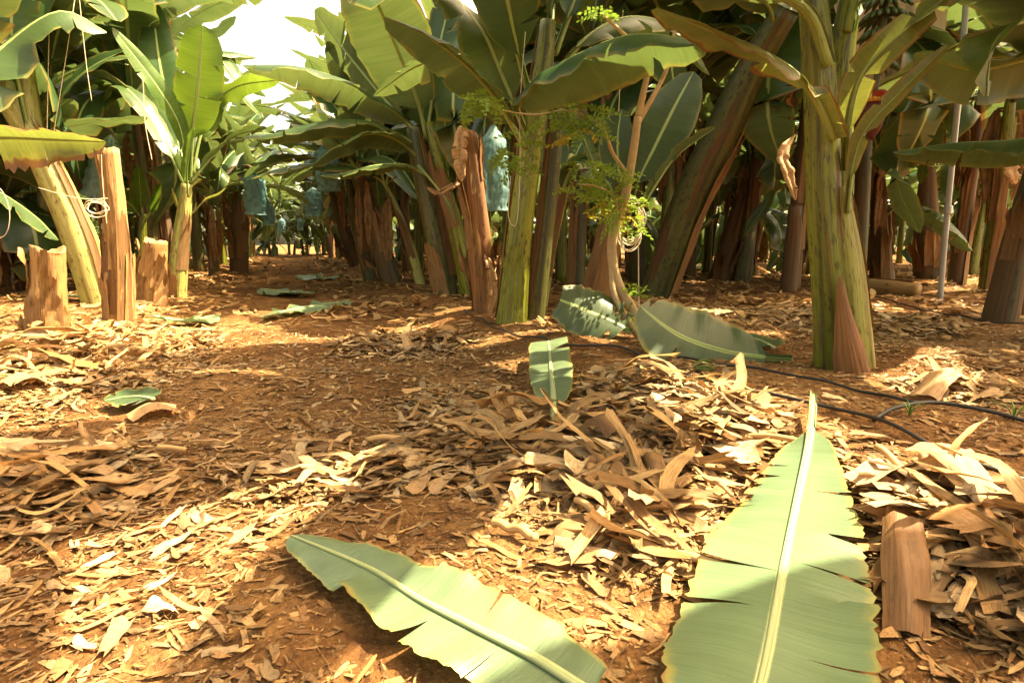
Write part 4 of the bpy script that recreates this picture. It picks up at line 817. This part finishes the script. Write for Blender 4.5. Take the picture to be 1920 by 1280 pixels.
# ------------------------------------------------------------------ cut green leaves lying about
CUTPTS = []
CUTG = "freshly cut green leaves on the ground"
def cut(label, pts, width, seed, lift=.03, heights=None, name="cut_leaf", **kw):
    P = []
    for i, (a, b) in enumerate(pts):
        p = G(a, b); p[2] += heights[i] if heights else 0; P.append(p)
    o = thing(name, label, "cut leaf", P[0], CUTG)
    bl = make_leaf(o, P, width, (0, 0, 1), name="blade", drape=lift, seed=seed, **{**dict(mat="leaf_cut", ribmat="ribpale", curl=-.12, fold=.08, ripple=.10), **kw})
    CUTPTS.append(np.array([v.co for v in bl.data.vertices]) + np.array(o.location)); return o
cut("largest cut leaf, midrib aimed at the camera, edge torn into fringes", [(1522, 778), (1514, 870), (1490, 990), (1462, 1130), (1435, 1280), (1405, 1420), (1385, 1560)], .41, 601, .05, (.04, .04, .03, .03, .03, .03, .03), pet=.22, wprof=([0, .07, .18, .32, .46, .6, .8, .93, 1], [.06, .34, .56, .80, .95, 1, .96, .7, .1]), tears=([.42, .53, .62, .68, .8], [.28, .32, .355, .385, .41, .43, .45, .47, .56, .65, .74]), gap=.010, ribr=.014, n=130, kv=10, fold=-.02, curl=.02, ripple=.06, petw=.07, sweep=.1, blunt=.74)
cut("broad cut leaf lying slantwise, brown rimmed, cut off by the lower frame edge", [(1110, 1350), (1000, 1276), (895, 1220), (790, 1163), (690, 1098), (548, 1034)], .25, 602, .05, pet=.0, basecut=.06, tears=([.22, .41, .66], [.30, .52, .60, .78]), gap=.004, ribr=.009, n=90, kv=10, blunt=.45, sweep=.2, ripple=.10, curl=-.1, fold=.05)
cut("short leaf piece stood on its stalk on the litter heap", [(1037, 818), (1037, 770), (1032, 715), (1028, 668)], .27, 603, .06, (.0, .02, .04, .05), pet=.16, tears=(0, 1), n=36, ribr=.015, blunt=.33, tipcut=.62, fold=.12)
def propped(label, pts, width, seed, **kw):
    b = G(*pts[0][:2]) if len(pts[0]) < 3 else G(pts[0][0], pts[0][2]); d = float(b[1]); o = thing("cut_leaf", label, "cut leaf", b, CUTG)
    P = [V(p[0], p[1], d + (p[3] if len(p) > 3 else 0)) for p in pts]
    make_leaf(o, P, width, (0.05, -.85, .55), name="blade", seed=seed, mat="leaf_cutshade", ribmat="rib", **kw); CUTPTS.append(np.array(P)[:, :]); return o
propped("cut leaf half with a split tip, leaning up left of the sapling foot", [(1185, 622, 640, 0), (1150, 603, 640, .05), (1100, 582, 640, .1), (1050, 562, 640, .12)], .46, 604, pet=.1, tears=(1, 2), gap=.09, n=34, blunt=.36, tipcut=.9, fold=.1, curl=-.2, ripple=.06)
propped("long dark cut leaf with a thick pale stalk, right of the sapling foot", [(1485, 672, 676, 0), (1420, 668, 676, .02), (1350, 655, 676, .08), (1270, 626, 676, .16), (1200, 575, 676, .25)], .60, 605, pet=.16, tears=(1, 1), n=40, ribr=.024, fold=.12, fold2=-.25, curl=-.2, ripple=.06, blunt=.45)
cut("small dark cut leaf at the stalk end of the long one", [(1450, 672), (1420, 655), (1385, 650), (1345, 640)], .30, 606, .07, pet=.05, tears=(1, 0), n=24, mat="leaf_cutshade", ribr=.01)
cut("pale wilted leaf lying across the track, half of it folded", [(490, 606), (540, 592), (600, 580), (655, 572)], .55, 607, .06, pet=.05, tears=(3, 4), gap=.05, n=30, curl=-.4, ripple=.35, ribr=.015)
cut("ragged green leaf farther up the track in the shade", [(490, 548), (525, 552), (555, 556), (580, 552)], .6, 608, .05, pet=.05, tears=(5, 5), gap=.06, n=30, curl=-.3, ripple=.3)
cut("torn leaf scrap beside the short stump foot", [(290, 605), (330, 612), (365, 612), (402, 600)], .40, 609, .06, pet=.02, tears=(4, 3), gap=.05, n=28, curl=-.2, ripple=.3)
cut("small dull leaf piece on the litter at the left track edge", [(290, 770), (265, 765), (230, 766), (198, 772)], .24, 610, .06, pet=.05, tears=(1, 1), n=22, mat="leaf_cutshade", ribr=.008)
cut("wilted leaf far up the track near its right edge", [(560, 520), (590, 526), (620, 524), (650, 518)], .6, 611, .05, pet=.05, tears=(5, 4), gap=.07, n=24, ripple=.3)
cut("green leaf lying in the sunlit gap behind the leaning trunk", [(1270, 512), (1290, 508), (1310, 505), (1335, 498)], .6, 612, .08, pet=.05, tears=(3, 4), n=22, ripple=.3)
cut("narrow yellowing leaf tip at the picture edge on the litter", [(0, 668), (25, 655), (50, 644)], .10, 613, .06, pet=.05, tears=(0, 0), n=16, mat="leaf_old", ribr=.006)
cut("scrap of dark leaf under the leaning yellow trunk", [(150, 566), (130, 560), (95, 562)], .25, 614, .05, pet=.02, tears=(2, 1), n=18, mat="leaf_cutshade", ribr=.008)
# fresh green hand of fingers and weeds
o = thing("banana_tip", "bright green curled leaf tip lying on soil near the hose", "leaf tip", G(1318, 696))
for k in range(4):
    p = G(1298 + 2 * k, 694 + 2 * k); e = G(1340, 690 + 4 * k); tube("finger", [p + [0, 0, .03], (p + e) / 2 + [0, 0, .055 - .01 * k], e + [0, 0, .03]], (.008, .014, .004), M["leaf_young"], o, nr=8, flat=.6)
for k, (px, py, h, lab) in enumerate([(1305, 728, .07, "small weed sprout beside the nearer hose"), (1380, 738, .07, "tiny grass shoot just past the weed by the hose"), (1705, 780, .07, "weed tuft at the looped hose"), (1900, 790, .10, "grass tuft at the right edge by the hose ends"), (1400, 655, .05, "grass shoot behind the long dark cut leaf")]):
    b = G(px, py); o = tag(bpy.data.objects.new("weed", None), lab, "weed"); COL.objects.link(o); o.location = b
    for i in range(6):
        a = i * 1.1 + k; h_ = np.array([math.cos(a), math.sin(a), 0]); tube("blade", [b, b + h_ * h * .3 + [0, 0, h * .6], b + h_ * h * .9 + [0, 0, h * .8]], (.0025, .004, .0008), M["grass"], o, nr=5, flat=.3)

# ------------------------------------------------------------------ hoses, cords, pole, stalks
def ground_tube(name, label, cat, pts, rad, mat, lift=0.0, sag=None, group=None):
    P = [G(a, b) + np.array([0, 0, rad + lift + (sag[i] if sag else 0)]) for i, (a, b) in enumerate(pts)]
    C, L = spline(P, 12 * len(P))
    if not sag: C[:, 2] = gz(C[:, 0], C[:, 1]) + rad + lift + .006 * np.sin(np.arange(len(C)) * .35)
    HOSEPTS.append(C if name == 'drip_hose' else C[:1]); v, f, uv = tube_data(C, rad, 8, (0, 0, 1)); return tag(mesh_obj(name, v, f, mat, None, uv), label, cat, group)
HG = "black drip hoses"
ground_tube("drip_hose", "longest black hose, running down from the centre plant past the big leaf tip", "hose", [(870, 585), (920, 615), (1010, 640), (1100, 655), (1190, 668), (1290, 710), (1400, 742), (1500, 760), (1600, 785), (1700, 825), (1800, 872), (1930, 920)], .008, M["hose"], .02, None, HG)
ground_tube("drip_hose", "second black hose passing closest before the stout plant's foot", "hose", [(1240, 660), (1300, 680), (1400, 695), (1500, 712), (1600, 735), (1690, 757), (1720, 760)], .008, M["hose"], .012, None, HG)
ground_tube("drip_hose", "loose hose end arching off the soil beyond the big leaf", "hose", [(1638, 792), (1680, 776), (1750, 770), (1850, 782), (1940, 800)], .009, M["hose"], .0, (.005, .02, .03, .02, .005), HG)
ground_tube("drip_hose", "thin hose stretched across the shaded soil at the metal pole", "hose", [(1640, 560), (1700, 575), (1780, 595), (1850, 606), (1940, 612)], .008, M["hose"], .015, None, HG)
b = G(1762, 570); o = thing("metal_pole", "slim grey metal pole standing slightly tilted in the right grove", "pole", b)
tube("shaft", [b - [0, 0, .1], V(1776, 400, b[1]), V(1800, 150, b[1]), V(1815, -40, b[1])], pxm(10, b[1]) / 2, M["metal"], o, nr=14); tube("collar", [V(1776, 402, b[1]), V(1777.5, 385, b[1])], pxm(13, b[1]) / 2, M["metal"], o, nr=14)
CG = "tie cords hanging among the leaves"
def cord(label, pts, d, r=.0032, grp=CG): return tag(tube("cord", P3(pts, d), r, M["rope"], None, n=50, nr=6), label, "cord", grp)
cord("pale cord hanging straight down beside the leaning yellow trunk's crown", [(92, 60, 0), (90, 150, 0), (88, 255, 0)], 5.9)
cord("slanting cord from the top edge down over the left leaves", [(143, -20, .2), (128, 80, .1), (112, 180, 0), (98, 265, 0)], 5.9)
cord("kinked cord right of the slanting one, ending in a leaf", [(147, -20, .3), (155, 60, .3), (163, 130, .3), (172, 190, .3)], 6.2)
cord("white cord hanging into a long loop down the centre plant's stem", [(985, 60, -.3), (975, 200, -.2), (975, 330, -.22), (968, 420, -.2), (953, 405, -.2), (958, 330, -.18)], 5.6)
cord("brown cord dropping from the canopy beside the sapling's branches", [(1168, 20, 0), (1165, 100, 0), (1160, 210, 0)], 6.3)
cord("thin cord hanging straight at the foot of the sapling's stem", [(1196, 380, 0), (1197, 480, 0), (1198, 605, 0)], 5.0, .004)
cord("cord tied from the leaning yellow trunk across to the tall tan stump", [(72, 352, 0), (120, 366, -.1), (160, 373, -.05), (202, 372, .1)], 5.85)
cord("twine hanging down the tall tan stump's side", [(190, 290, 0), (192, 340, 0), (200, 420, 0)], 5.5, .003)
cord("large hanging loop of cord at the picture edge above the fat stump", [(-20, 340, 0), (5, 360, 0), (18, 400, 0), (10, 440, 0), (-20, 450, 0)], 5.2)
cord("twine hanging in the young plant's leaves", [(268, 150, 0), (272, 230, 0), (285, 300, 0)], 7.0, .004)
def coil(label, cx, cy_, d, rx, rz, n, r, seed):
    rg = np.random.default_rng(seed); c = V(cx, cy_, d); P = []
    for i in range(n * 10):
        a = i / 10 * 2 * math.pi; k = i // 10; P.append(c + np.array([math.cos(a) * rx * (1 + .12 * math.sin(k * 2.1)), .04 * math.sin(a + k) - .01 * k, math.sin(a) * rz * (1 + .15 * math.sin(k * 1.3)) - .03 * math.sin(k)]))
    C, L = spline(P, n * 26); v, f, uv = tube_data(C, r, 6, (0, 1, .1)); return tag(mesh_obj("cord_coil", v, f, M["rope"], None, uv), label, "cord coil")
coil("drooping coil of brown cord slung on the sapling stem", 1180, 420, 5.3, .11, .18, 6, .006, 1)
coil("small tangle of white cord knotted to the tall tan stump", 182, 388, 5.6, .08, .06, 4, .004, 2)
SG = "dry midrib stalks on the ground"
def stalk(label, pts, rad, lift=.02): return ground_tube("dry_stalk", label, "dry stalk", pts, rad, M["stalk"], lift, None, SG)
stalk("long straight dry stalk lying across the track's left side", [(110, 846), (180, 850), (260, 852), (350, 855)], .012)
stalk("tapering dry stalk in mid track below the heap", [(690, 842), (760, 836), (820, 822), (860, 800)], .013, .03)
stalk("dry stalk lying under the torn big leaf's tip, over the litter", [(1170, 805), (1300, 840), (1400, 850), (1500, 860)], .011, .06)
stalk("stalk half buried in the litter left of the big leaf", [(1080, 970), (1180, 1040), (1290, 1085), (1360, 1100)], .012, .05)
stalk("thin bent stalk over curled litter on the heap", [(1265, 880), (1290, 915), (1330, 945), (1370, 975)], .007, .08)
stalk("dry stalk lying right of the big leaf among folded leaves", [(1640, 880), (1700, 930), (1780, 985), (1900, 1030)], .012, .07)
stalk("stub of stalk in the soil between the two large leaves", [(925, 1000), (960, 1008), (1005, 1026)], .014, .02)
stalk("pale stalk far back in the litter behind the hoses", [(1390, 590), (1430, 580), (1480, 572)], .014, .04)
b = G(1660, 552); o = thing("cut_log", "halved brown trunk section lying behind the stout plant", "log", b)
v, f, uv = stem_data([G(1610, 548) + [0, 0, .1], G(1660, 550) + [0, 0, .1], G(1722, 556) + [0, 0, .09]], (.13, .12, .10), n=20, nr=22, seed=801, ridge=.12); mesh_obj("trunk", v - b, f, M["stump"], o, uv); make_flap(o, [G(1610, 548) + [0, 0, .1], G(1720, 556) + [0, 0, .1]], (.14, .11), .1, .95, 1.2, 1.0, seed=802)

# ------------------------------------------------------------------ dry litter
def scrap_arrays(N, rg, Lr, ar, curl, nu=6, nv=4):
    """N curled scraps: (N, nu*nv, 3) local points, ends ragged, plus their uv"""
    u = np.linspace(-.5, .5, nu)[None, :, None]; v = np.linspace(-.5, .5, nv)[None, None, :]
    L = rg.uniform(*Lr, N)[:, None, None]; W = L * rg.uniform(*ar, N)[:, None, None]; k1 = rg.normal(0, curl, N)[:, None, None]; k2 = rg.normal(0, curl * 1.3, N)[:, None, None]; tw = rg.normal(0, .7, N)[:, None, None]; bend = rg.normal(0, curl * 1.3, N)[:, None, None]
    taper = rg.uniform(.35, 1.15, N)[:, None, None]; tp2 = rg.uniform(.45, 1.15, N)[:, None, None]
    wf = np.where(u > 0, 1 - (1 - taper) * (2 * u) ** 2, 1 - (1 - tp2) * (2 * u) ** 2)
    jag = rg.normal(0, .07, (N, nu, nv)) * (np.abs(u) > .45); x = (u + jag) * L + 0 * v; yv = v * W * wf * (1 + rg.normal(0, .045, (N, nu, nv)))
    ang = k2 * v * 2; y = yv * np.cos(ang) + bend * u * u * L; z = np.abs(yv) * np.sin(np.abs(ang)) * np.sign(k2 * v * v + 1e-9) + k1 * L * u * u + tw * u * yv + .02 * L * np.sin(u * 9 + k1 * 9)
    z = z + rg.normal(0, .008, (N, nu, nv)) * L + .10 * W * np.sin(v * 7 + bend * 9) * .5
    pts = np.stack([x, y, z], -1).reshape(N, -1, 3); return pts, np.stack(np.broadcast_arrays(v + .5 + 0 * u, u * 2 + .5 + 0 * v), -1).reshape(-1, 2)
def grid_faces(N, nu, nv):
    a = np.array([(i * nv + j, i * nv + j + 1, (i + 1) * nv + j + 1, (i + 1) * nv + j) for i in range(nu - 1) for j in range(nv - 1)]); return (a[None] + (np.arange(N) * nu * nv)[:, None, None]).reshape(-1, 4)
def place(pts, x, y, rg, tilt, hmax):
    N = len(x); yaw = rg.uniform(0, 6.28, N); pi, ro = rg.normal(0, tilt, N), rg.normal(0, tilt, N)
    Rm = np.zeros((N, 3, 3)); cz, sz, cp, sp, cr, sr = np.cos(yaw), np.sin(yaw), np.cos(pi), np.sin(pi), np.cos(ro), np.sin(ro)
    Rm[:, 0, 0] = cz * cp; Rm[:, 0, 1] = cz * sp * sr - sz * cr; Rm[:, 0, 2] = cz * sp * cr + sz * sr; Rm[:, 1, 0] = sz * cp; Rm[:, 1, 1] = sz * sp * sr + cz * cr; Rm[:, 1, 2] = sz * sp * cr - cz * sr; Rm[:, 2, 0] = -sp; Rm[:, 2, 1] = cp * sr; Rm[:, 2, 2] = cp * cr
    p = np.einsum('nij,nkj->nki', Rm, pts); p[..., 0] += x[:, None]; p[..., 1] += y[:, None]
    low = p[..., 2].min(1); g = gz(p[..., 0], p[..., 1]); base = gz(x, y) + rg.uniform(0, 1, N) ** 1.5 * hmax
    p[..., 2] += (base - low * .75)[:, None]; p[..., 2] = np.maximum(p[..., 2], g + .003); return p
HEAPS = [(G(a, b), r, k) for a, b, r, k in [(1250, 745, .55, 1), (1120, 880, .38, .9), (1400, 840, .45, .9), (1330, 960, .3, .9), (1760, 940, .45, 1), (1850, 1060, .35, 1), (1600, 900, .3, .8), (760, 645, .6, 1), (880, 760, .45, .6), (1000, 830, .4, .7), (680, 870, .4, .45), (150, 700, .7, 1), (330, 640, .6, .9), (60, 900, .35, 1), (230, 650, .6, .9), (60, 650, .7, .7), (1480, 605, .9, 1), (1720, 625, .6, .9), (1770, 735, .4, .9), (1380, 570, 1.0, .9), (640, 590, .8, .8), (1180, 1060, .3, .6), (1230, 660, .3, .8)]]
BARES = [(G(a, b), r) for a, b, r in [(1480, 725, .35), (1650, 745, .45), (1800, 800, .4), (1900, 860, .35), (1620, 825, .3), (1000, 635, .45), (1110, 650, .4), (880, 600, .5), (1560, 690, .5), (1850, 640, .8), (540, 700, .5), (600, 770, .4), (480, 640, .8), (900, 1040, .2), (1130, 1170, .2), (760, 960, .15), (1780, 1200, .22), (300, 760, .3), (160, 830, .35)]]
def density(x, y):
    s, t = st(x, y); e = .5 + .4 * sstep(.7, 1.4, np.abs(s))
    h = sum(bump2(x, y, c[0], c[1], r, k) for c, r, k in HEAPS); bare = sum(bump2(x, y, c[0], c[1], r, .85) for c, r in BARES)
    pa = .5 + .5 * np.sin(x * 5.3 + 2 * np.sin(y * 3.7)) * np.sin(y * 4.1 + 1.5 * np.sin(x * 2.9)); h = np.clip(h, 0, 1)
    return np.clip(e * (.3 + .55 * pa) + h * .95 - bare - .25 * np.exp(-(s / .55) ** 2) * (y > 2.5), .04, 1.3), np.clip(h - .6 * bare, 0, 1)
CUTV = np.vstack(CUTPTS + HOSEPTS)[:, :2]
CELLS = set(map(tuple, np.floor(CUTV / .05).astype(int).tolist()))
WIDE = {(a + i, b + j) for a, b in CELLS for i in (-2, -1, 0, 1, 2) for j in (-2, -1, 0, 1, 2)}
def clear_of_leaves(x, y, wide=False):
    cells = WIDE if wide else CELLS
    return np.array([(int(math.floor(a / .05)), int(math.floor(b / .05))) not in cells for a, b in zip(x, y)], bool)
def scatter(N, rg, xr, yr, power=1.0, floor=0.0, wide=False):
    xs, ys, hs = [], [], []; c = 0
    while c < N:
        y = yr[0] + (yr[1] - yr[0]) * rg.uniform(0, 1, N) ** power; x = rg.uniform(-1, 1, N) * (.92 * y + .5); de, h = density(x, y); de = np.maximum(de, floor) if floor >= 0 else 1.2 * h + .10; k = rg.uniform(0, 1.3, N) < de; k &= (x > xr[0]) & (x < xr[1])
        k &= clear_of_leaves(x, y, wide); xs.append(x[k]); ys.append(y[k]); hs.append(h[k]); c += k.sum()
    return np.concatenate(xs)[:N], np.concatenate(ys)[:N], np.concatenate(hs)[:N]
def litter_mesh(name, label, sets, mat="litter"):
    V_, F_, U_, b = [], [], [], 0
    for (N, Lr, ar, curl, yr, tilt, hm, power, nu, nv, seed) in sets:
        rg = np.random.default_rng(seed); x, y, h = scatter(N, rg, (-30, 34), yr, power, {901: .16, 902: .30, 907: .6, 908: .25, 906: -1, 905: -1}.get(seed, 0.0), seed in (905, 906)); pts, uv = scrap_arrays(N, rg, Lr, ar, curl, nu, nv); pts = pts * (.36 + .75 * h)[:, None, None] if yr[0] < 5 and nu > 3 else pts
        p = place(pts, x, y, rg, tilt, .008 + hm * h); V_.append(p.reshape(-1, 3)); F_.append(grid_faces(N, nu, nv) + b); U_.append(np.tile(uv, (N, 1))); b += N * nu * nv
    v = np.vstack(V_); f = np.vstack(F_); me = bpy.data.meshes.new(name); me.vertices.add(len(v)); me.vertices.foreach_set("co", v.astype(np.float32).ravel()); me.loops.add(f.size); me.loops.foreach_set("vertex_index", f.astype(np.int32).ravel())
    me.polygons.add(len(f)); me.polygons.foreach_set("loop_start", np.arange(0, f.size, 4, dtype=np.int32)); me.polygons.foreach_set("loop_total", np.full(len(f), 4, np.int32)); me.polygons.foreach_set("use_smooth", np.ones(len(f), bool))
    l = me.uv_layers.new(name="UVMap"); l.data.foreach_set("uv", np.vstack(U_)[f.ravel()].astype(np.float32).ravel()); me.update(calc_edges=True); me.validate(); me.materials.append(M[mat])
    o = bpy.data.objects.new(name, me); COL.objects.link(o); o["kind"] = "stuff"; o["label"] = label
litter_mesh("dry_leaf_litter", "dry brown leaf scraps littering the soil", [
    (8500, (.03, .26), (.05, .18), .12, (1.0, 6.8), .07, .05, 1.0, 6, 3, 901),
    (5000, (.06, .28), (.12, .4), .3, (5.5, 16), .15, .08, 1.0, 5, 3, 903), (2600, (.12, .45), (.12, .4), .5, (13, 34), .25, .10, 1.0, 5, 3, 904), (2000, (.16, .42), (.05, .18), .35, (1.2, 5.5), .2, .10, 1.0, 9, 4, 905)])
litter_mesh("dry_leaf_heap", "pale papery dry leaves heaped beside the track", [(6500, (.07, .34), (.09, .36), .24, (1.05, 6.8), .12, .055, 1.0, 9, 4, 906)], "heap")
litter_mesh("crumbled_leaf_litter", "fine crumbled leaf bits trodden into the soil", [(36000, (.010, .06), (.10, .5), .12, (.9, 6.4), .10, .03, .9, 3, 3, 902), (26000, (.004, .016), (.15, .6), .1, (.9, 3.6), .2, .01, 1.0, 2, 2, 907), (3000, (.08, .30), (.012, .035), .2, (.9, 5.5), .05, .03, 1.0, 6, 2, 908)], "chips")
# the largest scraps, each a thing
def big_scraps(n=210):
    rg = np.random.default_rng(33); x, y, h = scatter(n, rg, (-3.2, 4.2), (1.25, 5.0), 1.2, 0.0, True); nu, nv = 12, 6
    pts, uv = scrap_arrays(n, rg, (.14, .34), (.11, .32), .28, nu, nv); pts = pts * (.45 + .6 * h)[:, None, None]; p = place(pts, x, y, rg, .15, .02 + .05 * h); f = grid_faces(1, nu, nv)
    for i in range(n):
        c = p[i].mean(0); o = mesh_obj("dry_leaf_scrap", p[i] - c, f, M["dry"], None, uv); o.location = c; tag(o, "curled dry brown banana leaf scrap lying in the litter", "dry leaf", "large dry leaf scraps in the litter")
big_scraps()
def curl_piece(label, a, b, width, curl, seed, lift=.05, mat="dry", h=(0, 0), arch=.1):
    p, q = G(*a), G(*b); p[2] += lift + h[0]; q[2] += lift + h[1]; m = (p + q) / 2 + [0, 0, arch]; rg = np.random.default_rng(seed)
    C, L = spline([p, m, q], 16); T, N, B = frames(C, (0, 0, 1)); vs, uvs = [], []
    for i in range(16):
        for j in range(11):
            w = j / 10 * 2 - 1; u = i / 15; ww = width / 2 * (1 - .06 * math.sin(u * 7 + seed) * abs(w) + rg.normal(0, .02)); an = curl * w
            vs.append(C[i] + B[i] * ww * math.sin(an) / max(abs(curl), .05) + N[i] * ww * (math.cos(an) - 1) / max(abs(curl), .05) + T[i] * rg.normal(0, .004) + N[i] * .004 * math.sin(w * 5 + u * 3 + seed)); uvs.append((w * .5 + .5, u * 1.5))
    v = np.array(vs); v[:, 2] = np.maximum(v[:, 2], gz(v[:, 0], v[:, 1]) + .004)
    f = [(i * 11 + j, i * 11 + j + 1, (i + 1) * 11 + j + 1, (i + 1) * 11 + j) for i in range(15) for j in range(10)]
    c = v.mean(0); o = mesh_obj("dry_sheath_piece", v - c, f, M[mat], None, np.array(uvs)); o.location = c; return tag(o, label, "dry sheath")
curl_piece("stiff orange-brown sheath piece standing beside the big leaf", (1700, 1200), (1685, 1045), .115, .85, 1, .02, "sheath", (0.0, .11), .03)
curl_piece("pale grey-brown folded leaf hood at the right heap", (1720, 890), (1850, 960), .14, .7, 2, .05, "dry", (.06, .02), .05)
curl_piece("orange curled sheath on top of the sunlit heap", (1100, 850), (1160, 870), .14, 1.3, 3, .10, "sheath", (.05, .05), .05)
curl_piece("rolled dry leaf beside the torn leaf's left fringe", (1215, 900), (1240, 960), .10, 1.5, 4, .08, "sheath", (.04, .02), .04)
curl_piece("flat tan leaf sheet at the left track edge by the dull green piece", (240, 790), (330, 770), .14, .5, 5, .03, "dry", (.0, .0), .04)
curl_piece("dark dry leaf fold lying by the stout plant's hoses", (1730, 755), (1800, 735), .14, .8, 6, .04, "dry", (0, .05), .08)
curl_piece("wide drooping dry leaf on the left heap edge", (0, 860), (95, 915), .15, .9, 7, .05, "dry", (.04, .0), .04)
curl_piece("bleached dry leaf lit white at the left edge", (5, 740), (90, 730), .16, .5, 8, .05, "dry", (.02, .0), .05)
curl_piece("broad dry sheet at the frame's right edge below the fold", (1760, 1010), (1900, 1090), .17, .7, 9, .05, "dry", (.05, .0), .06)
# dry leaves left hanging on trunks
def hang(label, pts, d, w, seed):
    v, f, uv, C, L = leaf_data(P3(pts, d), w, (0.2, -1, 0.2), n=26, kv=5, fold=.8, curl=-1.4, tears=1, gap=.01, ripple=.5, pet=.06, seed=seed, petw=.1); c = v.mean(0); o = mesh_obj("hanging_dry_leaf", v - c, f, M["dry"], None, uv); o.location = c
    return tag(o, label, "dry leaf")
hang("twisted brown dead leaf hanging beside the stout plant's left stem", [(1490, 252, 0), (1468, 290, -.05), (1480, 330, -.1), (1492, 375, -.1)], 5.6, .15, 71)
hang("orange yellowing leaf tip drooping above the slender trunk beyond the pole", [(1868, 292, 0), (1885, 300, -.05), (1897, 322, -.1), (1905, 345, -.1)], 9.0, .30, 73)
